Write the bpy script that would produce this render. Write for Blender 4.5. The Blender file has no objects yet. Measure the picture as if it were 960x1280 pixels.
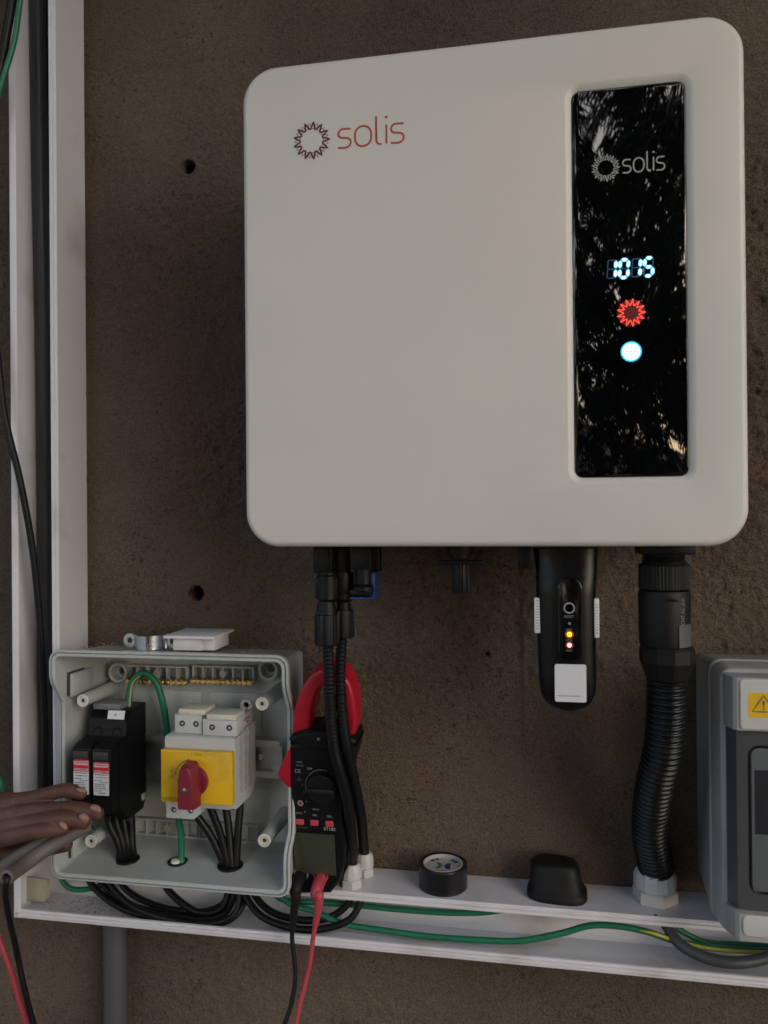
import bpy, bmesh, math, random
import numpy as np
from math import sin, cos, pi, radians, sqrt, atan2
from mathutils import Vector, Matrix
random.seed(3); np.random.seed(3)
S = bpy.context.scene
C = S.collection

# ------------------------------------------------------------------ camera
YAW, PITCH, ROLL, FP, DD = radians(10.2), radians(.26), radians(-.49), 950.0, 660.0
cy_, sy_, cp_, sp_, cr_, sr_ = cos(YAW), sin(YAW), cos(PITCH), sin(PITCH), cos(ROLL), sin(ROLL)
FW = Vector((-sy_*cp_, cy_*cp_, sp_)); RT = Vector((cy_, sy_, 0)); UP = RT.cross(FW)
CR = RT*cr_ + UP*sr_; CU = -RT*sr_ + UP*cr_
cam = bpy.data.cameras.new('camera'); camo = bpy.data.objects.new('camera', cam); C.objects.link(camo)
cam.sensor_fit = 'HORIZONTAL'; cam.sensor_width = 36; cam.lens = 36*FP/960
cam.clip_start = .01; cam.clip_end = 200
camo.matrix_world = Matrix(((CR.x, CU.x, -FW.x, 0), (CR.y, CU.y, -FW.y, -DD/1000), (CR.z, CU.z, -FW.z, 0), (0, 0, 0, 1)))
cam.dof.use_dof = True; cam.dof.focus_distance = .59; cam.dof.aperture_fstop = 8
S.camera = camo

# ------------------------------------------------------------------ sky, sun, exposure
SUN_EL, SUN_AZ = radians(20), radians(154)      # sun direction measured from +Y clockwise
w = bpy.data.worlds.new('World'); S.world = w; w.use_nodes = True
nt = w.node_tree; sky = nt.nodes.new('ShaderNodeTexSky'); sky.sky_type = 'NISHITA'; sky.sun_disc = False
sky.sun_elevation = SUN_EL; sky.sun_rotation = SUN_AZ; sky.dust_density = 1.5; sky.air_density = 1.0; sky.ozone_density = 1.0
bg = nt.nodes['Background']; nt.links.new(sky.outputs[0], bg.inputs[0]); bg.inputs[1].default_value = .10
sl = bpy.data.lights.new('sun', 'SUN'); sl.energy = 1.6; sl.angle = radians(76); sl.color = (1, .925, .84)
so = bpy.data.objects.new('sun', sl); C.objects.link(so)
sd = Vector((sin(SUN_AZ)*cos(SUN_EL), cos(SUN_AZ)*cos(SUN_EL), sin(SUN_EL)))
so.rotation_euler = (-sd).to_track_quat('-Z', 'Y').to_euler()
S.view_settings.view_transform = 'Standard'; S.view_settings.look = 'None'
S.view_settings.exposure = 1.12; S.view_settings.gamma = 1; S.view_settings.use_curve_mapping = False

# ------------------------------------------------------------------ measuring helpers (mm: x, distance from wall, height)
def ray(px, py): return CR*((px-480)/FP) - CU*((py-640)/FP) + FW
def pix(px, py, d):
    v = ray(px, py); t = (DD-d)/v.y
    return (v.x*t, d, v.z*t)
def onz(px, py, z):
    v = ray(px, py); t = z/v.z
    return (v.x*t, DD-v.y*t, z)
def W(p): return Vector((p[0]/1000, -p[1]/1000, p[2]/1000))

# ------------------------------------------------------------------ materials
def lin(h):
    h = h.lstrip('#'); c = [int(h[i:i+2], 16)/255 for i in (0, 2, 4)]
    return tuple(((v+.055)/1.055)**2.4 if v > .04045 else v/12.92 for v in c)
MATS = {}
def mat(name, col, rough=.5, var=.12, scale=60, bump=0.0, bscale=800, metal=0, spec=.5, coat=0, dirt=None, dscale=25, emit=None, estr=0, sss=0, bdist=.0004, dfac=(.5, .75), rvar=.12):
    m = bpy.data.materials.new(name); m.use_nodes = True; n = m.node_tree; p = n.nodes['Principled BSDF']
    L = n.links.new
    tc = n.nodes.new('ShaderNodeTexCoord')
    no = n.nodes.new('ShaderNodeTexNoise'); no.inputs['Scale'].default_value = scale; no.inputs['Detail'].default_value = 5
    L(tc.outputs['Object'], no.inputs['Vector'])
    mx = n.nodes.new('ShaderNodeMix'); mx.data_type = 'RGBA'
    mx.inputs[6].default_value = (*[c*(1-var) for c in col], 1); mx.inputs[7].default_value = (*[min(1, c*(1+var)) for c in col], 1)
    L(no.outputs['Fac'], mx.inputs[0]); out = mx.outputs[2]
    if dirt:
        n2 = n.nodes.new('ShaderNodeTexNoise'); n2.inputs['Scale'].default_value = dscale; n2.inputs['Detail'].default_value = 8
        L(tc.outputs['Object'], n2.inputs['Vector'])
        mr = n.nodes.new('ShaderNodeMapRange'); mr.inputs[1].default_value = dfac[0]; mr.inputs[2].default_value = dfac[1]
        L(n2.outputs['Fac'], mr.inputs[0])
        m2 = n.nodes.new('ShaderNodeMix'); m2.data_type = 'RGBA'; L(mr.outputs[0], m2.inputs[0]); L(out, m2.inputs[6])
        m2.inputs[7].default_value = (*dirt, 1); out = m2.outputs[2]
    L(out, p.inputs['Base Color'])
    rr = n.nodes.new('ShaderNodeMapRange'); rr.inputs[3].default_value = max(0, rough-rvar); rr.inputs[4].default_value = min(1, rough+rvar)
    L(no.outputs['Fac'], rr.inputs[0]); L(rr.outputs[0], p.inputs['Roughness'])
    p.inputs['Metallic'].default_value = metal; p.inputs['Specular IOR Level'].default_value = spec
    p.inputs['Coat Weight'].default_value = coat; p.inputs['Coat Roughness'].default_value = .04
    if sss:
        p.inputs['Subsurface Weight'].default_value = sss; p.inputs['Subsurface Radius'].default_value = (.004, .0015, .001); p.inputs['Subsurface Scale'].default_value = 1
    if bump:
        n3 = n.nodes.new('ShaderNodeTexNoise'); n3.inputs['Scale'].default_value = bscale; n3.inputs['Detail'].default_value = 4
        L(tc.outputs['Object'], n3.inputs['Vector'])
        b = n.nodes.new('ShaderNodeBump'); b.inputs['Strength'].default_value = bump; b.inputs['Distance'].default_value = bdist
        L(n3.outputs['Fac'], b.inputs['Height']); L(b.outputs[0], p.inputs['Normal'])
    if emit:
        p.inputs['Emission Color'].default_value = (*emit, 1); p.inputs['Emission Strength'].default_value = estr
    MATS[name] = m
    return m

M_white = mat('powder_white', (.64, .62, .57), .42, .02, 12, .12, 1500, dirt=(.55, .555, .525), dscale=5, dfac=(.45, .8), bdist=.0001)
M_pvc = mat('white_pvc', (.68, .665, .70), .38, .05, 8, .06, 300, dirt=(.42, .36, .31), dscale=14, dfac=(.55, .85))
M_encl = mat('light_grey_abs', (.44, .465, .455), .42, .05, 30, .1, 1800, dirt=(.30, .29, .26), dscale=18, dfac=(.56, .85))
M_encl2 = mat('grey_enclosure', (.34, .34, .33), .42, .05, 20, .1, 1500, dirt=(.24, .22, .20), dscale=12, dfac=(.52, .85))
M_panelw = mat('pale_panel_plastic', (.52, .52, .51), .4, .04, 20, .08, 1500)
M_post = mat('boss_tip', (.62, .61, .56), .45, .04, 40)
M_blk = mat('black_plastic', (.005, .005, .0055), .45, .3, 90, .15, 1600, spec=.28)
M_blkm = mat('matt_black_plastic', (.006, .006, .0062), .5, .3, 60, .25, 1500, spec=.28)
M_blkg = mat('gloss_black_plastic', (.0045, .0045, .005), .3, .2, 60, spec=.3)
M_rub = mat('black_rubber', (.007, .007, .007), .55, .3, 90, .3, 2200, dirt=(.014, .012, .011), dscale=60, spec=.28)
M_cable = mat('black_cable_sheath', (.0055, .0055, .006), .45, .3, 60, .1, 900, spec=.3)
M_greyc = mat('grey_cable_sheath', (.055, .058, .065), .45, .15, 40)
M_green = mat('green_wire', (.008, .15, .075), .42, .12, 60, dirt=(.01, .10, .05), dscale=90)
M_yel = mat('yellow_plastic', (.72, .43, .012), .38, .05, 60, .1, 2000, dirt=(.55, .33, .03), dscale=50)
M_ystripe = mat('yellow_wire_stripe', (.45, .42, .05), .45, .1)
M_redk = mat('dark_red_plastic', (.20, .012, .032), .4, .1, 60, .1, 1800)
M_redj = mat('red_jaw_plastic', (.40, .008, .022), .38, .1, 50, .1, 2000)
M_redw = mat('pink_red_lead', (.42, .05, .07), .45, .1, 80)
M_iso = mat('pale_grey_breaker', (.50, .50, .49), .45, .04, 60, .1, 1500)
M_cream = mat('cream_clip', (.62, .58, .49), .5, .05, 60)
M_steel = mat('galvanised_steel', (.56, .60, .63), .24, .25, 90, .2, 500, metal=1)
M_steeld = mat('din_rail_steel', (.42, .43, .44), .38, .2, 90, .15, 500, metal=.9)
M_brass = mat('brass', (.62, .42, .17), .3, .35, 200, .2, 600, metal=1)
M_label = mat('label_paper', (.66, .66, .70), .5, .03, 200)
M_labelred = mat('label_red_print', (.55, .015, .03), .5, .1, 200)
M_ink = mat('dark_print', (.045, .045, .05), .6, .2, 300)
M_inkg = mat('grey_print', (.22, .22, .24), .6, .3, 900)
M_inkm = mat('meter_print', (.30, .30, .31), .6, .3, 900)
M_olive = mat('olive_print', (.28, .17, .01), .6, .3, 500)
M_pinkb = mat('pink_button', (.50, .06, .10), .5, .1)
M_lcd = mat('lcd_glass', (.048, .052, .036), .2, .1, 30)
M_glass = mat('display_glass', (.0015, .0018, .002), .02, .1, 30, spec=.9, rvar=0)
M_logo_r = mat('logo_red', (.42, .055, .03), .5, .05)
M_logo_d = mat('logo_dark', (.075, .018, .012), .5, .1)
M_logo_g = mat('logo_silver', (.36, .38, .36), .4, .05)
M_led_w = mat('led_white', (.5, .8, .9), .5, 0, emit=(.60, .93, 1), estr=1.0)
M_led_c = mat('led_cyan', (.05, .3, .4), .5, 0, emit=(.02, .34, .62), estr=.75)
M_led_b = mat('led_dim', (.01, .03, .06), .5, 0, emit=(.01, .05, .14), estr=.35)
M_led_r = mat('led_red', (.5, .05, .03), .5, 0, emit=(1, .06, .035), estr=1.1)
M_led_rd = mat('led_dark_red', (.02, .002, .002), .5, 0, emit=(.06, .001, .002), estr=.5)
M_led_y = mat('led_amber', (.6, .4, .05), .5, 0, emit=(1, .62, .02), estr=1.1)
M_led_p = mat('led_pink', (.6, .2, .2), .5, 0, emit=(1, .28, .25), estr=1.1)
M_ledhub = mat('led_hub', (.3, .05, .05), .5, 0, emit=(.45, .03, .02), estr=.8)
M_blue = mat('blue_plastic', (.012, .045, .17), .42, .15, 80)
M_skin = mat('brown_skin', (.098, .047, .034), .5, .28, 160, .7, 420, sss=.08, dirt=(.165, .075, .06), dscale=45, bdist=.0007, spec=.35)
M_nail = mat('fingernail', (.28, .135, .12), .3, .08, 60, sss=.1)
M_sleeve = mat('grey_rubber_sleeve', (.13, .112, .10), .55, .12, 60, .3, 700)
M_beige = mat('shaded_pvc', (.40, .37, .28), .5, .1, 60, .2, 300, dirt=(.25, .2, .13), dscale=60)  # beige puts the shade inside the trunking into the colour
M_smoke = mat('smoked_window', (.075, .078, .082), .18, .1, 12, spec=.5)
M_smoke2 = mat('smoked_window_centre', (.12, .128, .135), .16, .1, 12, spec=.5)
M_bluesh = mat('dark_blue_grey_conduit', (.035, .040, .046), .4, .15, 20)
M_pipe = mat('grey_pvc_pipe', (.075, .075, .085), .42, .1, 20, dirt=(.05, .045, .04), dscale=20)
M_tapecore = mat('tape_core', (.44, .43, .41), .5, .06, 120)
M_tapelog = mat('tape_green_print', (.03, .12, .07), .5, .1)
M_tapenavy = mat('tape_navy_print', (.015, .02, .09), .5, .1)
M_dust = mat('dust', (.30, .21, .15), .9, .3, 200, .6, 900)

# ------------------------------------------------------------------ mesh builder
class B:
    def __init__(s): s.bm = bmesh.new()
    def vs(s, pts): return [s.bm.verts.new(W(p)) for p in pts]
    def loft(s, loops, closed=True, cap=(True, True)):
        L = [s.vs(l) for l in loops]; n = len(L[0])
        for a, b in zip(L, L[1:]):
            for i in range(n if closed else n-1):
                j = (i+1) % n
                s.bm.faces.new((a[i], a[j], b[j], b[i]))
        if cap[0]: s.bm.faces.new(L[0][::-1])
        if cap[1]: s.bm.faces.new(L[-1])
        return s
    def box(s, x0, x1, d0, d1, z0, z1, bev=0, seg=2):
        vs = s.vs([(x, d, z) for x in (x0, x1) for d in (d0, d1) for z in (z0, z1)])
        fs = [s.bm.faces.new([vs[i] for i in f]) for f in ((0, 1, 3, 2), (4, 6, 7, 5), (0, 4, 5, 1), (2, 3, 7, 6), (0, 2, 6, 4), (1, 5, 7, 3))]
        if bev:
            es = list({e for f in fs for e in f.edges})
            bmesh.ops.bevel(s.bm, geom=es, offset=bev/1000, segments=seg, profile=.5, affect='EDGES', clamp_overlap=True)
        return s
    def plate(s, outline, d0, d1, bev=0, seg=3):      # outline in (x, z), extruded from d0 to d1, front edge rounded
        steps = [(0, d0), (0, d1-bev)] + [(bev*(1-cos(a)), d1-bev+bev*sin(a)) for a in [pi/2*k/seg for k in range(1, seg+1)]] if bev else [(0, d0), (0, d1)]
        return s.loft([[(x, d, z) for x, z in inset(outline, i)] for i, d in steps])
    def prism(s, prof, axis, a0, a1):                 # profile in the two other axes
        f = {'x': lambda p, a: (a, p[0], p[1]), 'z': lambda p, a: (p[0], p[1], a), 'd': lambda p, a: (p[0], a, p[1])}[axis]
        return s.loft([[f(p, a0) for p in prof], [f(p, a1) for p in prof]])
    def tube(s, path, r, n=12, smooth=6, cap=(True, True), flat=1.0):
        P_ = catmull([Vector(p) for p in path], smooth) if smooth > 1 else [Vector(p) for p in path]
        m = len(P_); rs = r if callable(r) else (lambda t: r)
        loops = []; up = None
        for i, p in enumerate(P_):
            t = (P_[min(i+1, m-1)]-P_[max(i-1, 0)]).normalized()
            if up is None:
                up = Vector((0, 1, 0)) if abs(t.y) < .9 else Vector((1, 0, 0))
            a = (up - t*up.dot(t)).normalized(); b = t.cross(a); up = a
            R_ = rs(i/(m-1))
            loops.append([tuple(p + a*cos(q)*R_*flat + b*sin(q)*R_) for q in [2*pi*k/n for k in range(n)]])
        return s.loft(loops, cap=cap)
    def lathe(s, c, prof, axis='d', n=32, ph=0):      # prof: (radius, offset along axis)
        def pt(r, o, q):
            u, v = r*cos(q), r*sin(q)
            return {'d': (c[0]+u, c[1]+o, c[2]+v), 'z': (c[0]+u, c[1]+v, c[2]+o), 'x': (c[0]+o, c[1]+u, c[2]+v)}[axis]
        return s.loft([[pt(r(q) if callable(r) else r, o, q) for q in [2*pi*k/n+ph for k in range(n)]] for r, o in prof])
    def ribbon(s, pts, wd, d, closed=False, h=.12):   # flat stroke in the front plane
        P_ = [Vector(p) for p in pts]; n = len(P_); L = []; R_ = []
        for i, p in enumerate(P_):
            if closed: a, b = P_[i-1], P_[(i+1) % n]
            else: a, b = P_[max(i-1, 0)], P_[min(i+1, n-1)]
            t = (b-a).normalized(); nn = Vector((-t.y, t.x))*wd/2
            L.append(p+nn); R_.append(p-nn)
        vl = s.vs([(q.x, d+h, q.y) for q in L]); vr = s.vs([(q.x, d+h, q.y) for q in R_])
        for i in range(n if closed else n-1):
            j = (i+1) % n; s.bm.faces.new((vl[i], vl[j], vr[j], vr[i]))
        return s
    def poly(s, pts, d):
        s.bm.faces.new(s.vs([(x, d, z) for x, z in pts])); return s

def inset(o, k):
    if not k: return o
    n = len(o); A = sum(o[i][0]*o[(i+1) % n][1]-o[(i+1) % n][0]*o[i][1] for i in range(n)); sg = 1 if A > 0 else -1
    out = []
    for i in range(n):
        p, a, b = Vector(o[i]), Vector(o[i-1]), Vector(o[(i+1) % n])
        e1, e2 = (p-a), (b-p)
        if e1.length < 1e-9 or e2.length < 1e-9: out.append(tuple(p)); continue
        n1 = Vector((-e1.y, e1.x)).normalized()*sg; n2 = Vector((-e2.y, e2.x)).normalized()*sg
        q = (n1+n2); q = q/max(.35, q.dot(n1)) if q.length > 1e-6 else n1
        out.append((p.x+q.x*k, p.y+q.y*k))
    return out
def catmull(P_, m):
    if len(P_) < 3: return [P_[0].lerp(P_[-1], i/m) for i in range(m+1)]
    Q = [P_[0]*2-P_[1]] + P_ + [P_[-1]*2-P_[-2]]; out = []
    for i in range(1, len(Q)-2):
        a, b, c, d = Q[i-1:i+3]
        for k in range(m):
            t = k/m
            out.append(.5*((2*b)+(c-a)*t+(2*a-5*b+4*c-d)*t*t+(3*b-a-3*c+d)*t**3))
    out.append(P_[-1]); return out
def rr(x0, x1, z0, z1, r, n=6, side=1):               # rounded rectangle outline, counter-clockwise
    o = []
    C4 = [(x1-r, z0+r, -pi/2), (x1-r, z1-r, 0), (x0+r, z1-r, pi/2), (x0+r, z0+r, pi)]
    for ci, (cx, cz, a) in enumerate(C4):
        for k in range(n+1): o.append((cx+r*cos(a+pi/2*k/n), cz+r*sin(a+pi/2*k/n)))
        if side > 1:
            nx, nz, na = C4[(ci+1) % 4]; p = Vector(o[-1]); q = Vector((nx+r*cos(na), nz+r*sin(na)))
            for k in range(1, side): o.append(tuple(p.lerp(q, k/side)))
    return o
def circ(x, z, r, n=20): return [(x+r*cos(2*pi*k/n), z+r*sin(2*pi*k/n)) for k in range(n)]

def obj(name, b, m, parent=None, sharp=32, smooth=True, keep=False):
    bm = b.bm if isinstance(b, B) else b
    bmesh.ops.recalc_face_normals(bm, faces=bm.faces) if not keep else None
    ang = radians(sharp)
    for f in bm.faces: f.smooth = smooth
    for e in bm.edges:
        if len(e.link_faces) != 2 or e.calc_face_angle(0) > ang: e.smooth = False
    off = Vector((0, 0, 0)); q = parent
    while q is not None: off += q.location; q = q.parent
    bmesh.ops.translate(bm, verts=bm.verts, vec=-off)
    me = bpy.data.meshes.new(name); bm.to_mesh(me); bm.free()
    for mm in (m if isinstance(m, (list, tuple)) else [m]): me.materials.append(mm)
    o = bpy.data.objects.new(name, me); C.objects.link(o)
    if parent: o.parent = parent
    return o
def tag(o, label, cat, group=None):
    o['label'] = label; o['category'] = cat
    if group: o['group'] = group
    return o
def thing(name, p, label, cat, group=None):
    o = bpy.data.objects.new(name, None); o.empty_display_size = .02; C.objects.link(o); o.location = W(p)
    return tag(o, label, cat, group)
def sole(name, b, m, label, cat, group=None, **k):
    return tag(obj(name, b, m, **k), label, cat, group)
def struct(name, b, m, **k):
    o = obj(name, b, m, **k); o['kind'] = 'structure'; return o
def text(s, x, z, d, size, m, parent, rot=0, align='CENTER', wx=1.0, name='lettering', side=None, bold=0):
    cu = bpy.data.curves.new('t', 'FONT'); cu.body = s; cu.size = size/1000; cu.align_x = align; cu.align_y = 'CENTER'; cu.offset = bold/1000
    to = bpy.data.objects.new('t', cu); C.objects.link(to)
    me = bpy.data.meshes.new_from_object(to.evaluated_get(bpy.context.evaluated_depsgraph_get()))
    bpy.data.objects.remove(to); bm = bmesh.new(); bm.from_mesh(me); bpy.data.meshes.remove(me)
    Mx = Matrix.Rotation(rot, 4, 'Y') @ Matrix.Rotation(pi/2, 4, 'X') @ Matrix.Scale(wx, 4, (1, 0, 0))
    if side == 'right': Mx = Matrix.Rotation(pi/2, 4, 'Z') @ Mx
    if side == 'left': Mx = Matrix.Rotation(-pi/2, 4, 'Z') @ Mx
    if side == 'top': Mx = Matrix.Rotation(rot, 4, 'Z') @ Matrix.Scale(wx, 4, (1, 0, 0))
    bmesh.ops.transform(bm, matrix=Matrix.Translation(W((x, d, z))) @ Mx, verts=bm.verts)
    if not bm.verts: return None
    return obj(name, bm, m, parent, keep=True, smooth=False)

# ================================================================== THE WALL
def lattice(X, Z, cell, seed):
    g = np.random.RandomState(seed).rand(257, 257).astype(np.float32)
    u = X/cell; v = Z/cell; iu = np.floor(u).astype(int); iv = np.floor(v).astype(int); fu = u-iu; fv = v-iv
    fu = fu*fu*(3-2*fu); fv = fv*fv*(3-2*fv); iu %= 256; iv %= 256
    return (g[iu, iv]*(1-fu)+g[iu+1, iv]*fu)*(1-fv)+(g[iu, iv+1]*(1-fu)+g[iu+1, iv+1]*fu)*fv
def wall():
    st = 1.45
    xs = np.concatenate([-560-np.geomspace(8, 1400, 14)[::-1], np.arange(-560, 290, st), 290+np.geomspace(8, 1400, 14)])
    zs = np.concatenate([-520-np.geomspace(8, 900, 12)[::-1], np.arange(-520, 540, st), 540+np.geomspace(8, 900, 12)])
    X, Z = np.meshgrid(xs, zs, indexing='ij'); X = X.copy(); Z = Z.copy()
    h = (lattice(X, Z, 95, 1)-.5)*3.0 + (lattice(X+.6*Z, Z, 34, 2)-.5)*1.1
    r1 = lattice(X, Z, 5.2, 3); r2 = lattice(X+50, Z, 2.6, 4); r3 = lattice(X*.8+Z*.35, Z*1.1, 10, 5)
    rough = np.clip((lattice(X, Z, 150, 6)*.6+lattice(X, Z, 60, 7)*.4)*1.7-.55, .08, 1)
    def bumpz(px, py, sx, sz): q = pix(px, py, 0); return np.exp(-((X-q[0])/sx)**2-((Z-q[2])/sz)**2)
    rough = np.clip(rough + .9*bumpz(235, 262, 40, 30) + .8*bumpz(270, 570, 60, 50) + 1.1*bumpz(610, 780, 190, 70) + .7*bumpz(960, 400, 60, 400) - .7*bumpz(170, 620, 45, 90) - .6*bumpz(560, 980, 130, 60), .06, 1.25)
    h += rough*((r1-.5)*1.9 + (r2-.5)*1.8 + np.maximum(0, r3-.55)*3.8)
    h += .55*(r2-.5)+.35*(r1-.5)
    sc = lattice(X*.28+Z*.1, Z*1.0-X*.25, 14, 9); h -= np.maximum(0, .2-sc)*5*rough     # trowel drags
    pits = lattice(X, Z, 4.2, 11); h -= np.maximum(0, pits-.93)*16
    holes = [(235, 208, 7.0, 26), (245, 742, 7.6, 26), (610, 818, 2.2, 7)]
    cut = np.zeros(X.shape, bool); wh = []
    for px, py, R_, dep in holes:
        q = pix(px, py, 0); dist = np.hypot(X-q[0], Z-q[2]); c_ = dist < R_+1.0
        k_ = np.clip((dist-R_)/(R_*1.1), 0, 1); h = h*k_+(1-k_)*(1.2-.5); cut |= c_; wh.append((q[0], q[2], R_, dep))
    h -= 1.2
    co = np.stack([X/1000, -h/1000, Z/1000], -1).reshape(-1, 3)
    nx, nz = X.shape; idx = np.arange(nx*nz).reshape(nx, nz)
    f = np.stack([idx[:-1, :-1], idx[1:, :-1], idx[1:, 1:], idx[:-1, 1:]], -1).reshape(-1, 4)
    cf = cut.ravel(); f = f[~(cf[f].all(1))]
    me = bpy.data.meshes.new('wall'); me.vertices.add(len(co)); me.vertices.foreach_set('co', co.ravel())
    me.loops.add(f.size); me.loops.foreach_set('vertex_index', f.ravel().astype(np.int32))
    me.polygons.add(len(f)); me.polygons.foreach_set('loop_start', np.arange(0, f.size, 4, dtype=np.int32))
    me.update(calc_edges=True); me.polygons.foreach_set('use_smooth', np.ones(len(f), bool))
    o = bpy.data.objects.new('wall', me); C.objects.link(o); o['kind'] = 'structure'
    m = bpy.data.materials.new('rough_plaster'); m.use_nodes = True; n = m.node_tree; L = n.links.new; p = n.nodes['Principled BSDF']
    tc = n.nodes.new('ShaderNodeTexCoord')
    def noise(sc, det=6, rg=.6):
        q = n.nodes.new('ShaderNodeTexNoise'); q.inputs['Scale'].default_value = sc; q.inputs['Detail'].default_value = det; q.inputs['Roughness'].default_value = rg
        L(tc.outputs['Object'], q.inputs['Vector']); return q.outputs['Fac']
    def ramp(fac, a, b, pa=.35, pb=.7):
        r = n.nodes.new('ShaderNodeValToRGB'); r.color_ramp.elements[0].position = pa; r.color_ramp.elements[1].position = pb
        r.color_ramp.elements[0].color = (*a, 1); r.color_ramp.elements[1].color = (*b, 1); L(fac, r.inputs[0]); return r.outputs[0]
    def mixc(fac, a, b, bt='MIX'):
        q = n.nodes.new('ShaderNodeMix'); q.data_type = 'RGBA'; q.blend_type = bt
        if isinstance(fac, float): q.inputs[0].default_value = fac
        else: L(fac, q.inputs[0])
        for s_, v in ((6, a), (7, b)):
            if isinstance(v, tuple): q.inputs[s_].default_value = (*v, 1)
            else: L(v, q.inputs[s_])
        return q.outputs[2]
    base = ramp(noise(6, 8), (.148, .110, .081), (.194, .146, .110))
    red = ramp(noise(9, 5), (0, 0, 0), (1, 1, 1), .5, .72)
    base = mixc(red, base, (.168, .110, .082))
    blot = ramp(noise(3.2, 9, .62), (.72, .72, .72), (1.15, 1.14, 1.12), .38, .62); base = mixc(.9, base, blot, 'MULTIPLY')
    grain = ramp(noise(620, 4, .8), (.50, .50, .50), (1.55, 1.53, 1.50), .34, .66)
    base = mixc(.85, base, grain, 'MULTIPLY')
    msk = ramp(noise(11, 4), (.15, .15, .15), (1, 1, 1), .42, .60)
    def dark(sc, lo, hi, amt, det=3):
        n_ = ramp(noise(sc, det, .6), (0, 0, 0), (amt, amt, amt), lo, hi)
        q = n.nodes.new('ShaderNodeMath'); q.operation = 'MULTIPLY'; L(n_, q.inputs[0]); L(msk, q.inputs[1]); return q.outputs[0]
    base = mixc(dark(230, .58, .66, .75), base, (.035, .026, .019))      # crevice and pit shade painted as dark flecks, in masked patches
    base = mixc(dark(420, .60, .68, .6), base, (.040, .030, .022))  # finer flecks of the same painted crevice shade
    gl = ramp(noise(480, 2), (0, 0, 0), (.8, .8, .8), .66, .72)      # pale sand grains
    base = mixc(gl, base, (.23, .20, .16))
    sep = n.nodes.new('ShaderNodeSeparateXYZ'); L(tc.outputs['Object'], sep.inputs[0])
    mr = n.nodes.new('ShaderNodeMapRange'); mr.inputs[1].default_value = .006; mr.inputs[2].default_value = .012; L(sep.outputs['Y'], mr.inputs[0])
    base = mixc(mr.outputs[0], base, (.10, .035, .018))           # brick behind the plaster, in the drilled holes
    L(base, p.inputs['Base Color']); p.inputs['Roughness'].default_value = .78; p.inputs['Specular IOR Level'].default_value = .35
    b = n.nodes.new('ShaderNodeBump'); b.inputs['Strength'].default_value = 1.0; b.inputs['Distance'].default_value = .0055
    L(noise(520, 5, .7), b.inputs['Height']); L(b.outputs[0], p.inputs['Normal'])
    me.materials.append(m)
    rs = np.random.RandomState(2)
    for x, z, R_, dep in wh:
        jit = rs.uniform(-1, 1, 40)*R_*.07; jit = (jit+np.roll(jit, 1)+np.roll(jit, 2))/2
        b = B(); L_ = []
        for ro, d in ((3.2, -1.6), (2.4, -.3), (1.2, .15), (.3, -.5), (0, -1.8), (-.2, -5), (-.3, -11), (-.6, -dep)):
            L_.append([(x+(R_+ro+jit[k]*(1 if ro < 2 else .5))*cos(2*pi*k/40), d+jit[k]*.5*(ro < 2), z+(R_+ro+jit[k]*(1 if ro < 2 else .5))*sin(2*pi*k/40)) for k in range(40)])
        b.loft(L_, cap=(False, True)); obj('drilled_hole', b, m, o)
wall()

# ================================================================== TRUNKING
# vertical run, lid off
XO, XI, ZB = -452.0, -405.0, -358.5
t = thing('cable_trunking', (-428, 0, ZB), 'open white vertical cable trunking running up the left side of the wall', 'trunking')
b = B(); b.prism([(XO+1.8, .3), (XI-1.8, .3), (XI-1.8, 2), (XO+1.8, 2)], 'z', ZB+2, 760); obj('back_plate', b, M_pvc, t)
b = B(); b.prism([(XO, .2), (XO+1.8, .2), (XO+2.0, 43.5), (XO+3.2, 43.5), (XO+3.2, 42.6), (XO+4.6, 42.6), (XO+4.6, 44), (XO+7, 44), (XO+7, 45.4), (XO+5, 46), (XO+1, 46), (XO, 45)], 'z', ZB+.4, 760)
obj('side_wall', b, M_pvc, t, sharp=20)
b = B(); b.prism([(XI, .2), (XI, 45), (XI-.8, 46), (XI-2.6, 46), (XI-3, 45.2), (XI-3.6, 45.2), (XI-4, 46), (XI-6.4, 46), (XI-7, 45.2), (XI-7, 43.6), (XI-2.4, 43.2), (XI-1.8, .2)], 'z', -311, 760)
obj('side_wall', b, M_pvc, t, sharp=20)
# horizontal run
t = thing('cable_trunking', (-100, 0, ZB), 'open white horizontal cable trunking under the boxes with a flat top ledge', 'trunking')
X0, X1 = -449.8, 420.0
b = B(); b.box(X0, X1, .5, 2.2, -356.5, -312.8); obj('back_plate', b, M_pvc, t)
# top wall with two drilled holes hidden by glands; front lip with snap grooves
b = B(); b.prism([(.4, -311), (45, -311), (46, -312), (46, -313.3), (44.6, -313.6), (44.6, -314.6), (46, -314.9), (46, -317.4), (45.2, -318.2), (43.6, -318.2), (43.2, -313), (.4, -312.8)], 'x', XI+.4, X1)
obj('top_wall', b, M_pvc, t, sharp=20)
b = B(); b.prism([(.4, ZB), (45, ZB), (46, ZB+1), (46, ZB+2), (44.6, ZB+2.3), (44.6, ZB+3.4), (46, ZB+3.7), (46, ZB+5.0), (44.8, ZB+5.2), (44.8, ZB+6.0), (46, ZB+6.3), (45.8, ZB+8), (44, ZB+8.3), (43.4, ZB+7.6), (43.2, ZB+2.2), (.4, ZB+2)], 'x', X0, X1)
obj('bottom_wall', b, M_pvc, t, sharp=20)
b = B()
q0 = pix(28, 1096, 30); q1 = pix(62, 1140, 30)
o_ = [(q0[0], q0[2]), (q1[0]-1, q0[2]-1), (q1[0]-1, q0[2]-9), (q1[0]+.6, q0[2]-12), (q1[0]-.4, q0[2]-16), (q1[0]-6, -350.8), (q0[0]+4, -351.8), (q0[0]+3.4, -349), (q0[0]+2.6, -351.5), (q0[0], -353)]
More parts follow.
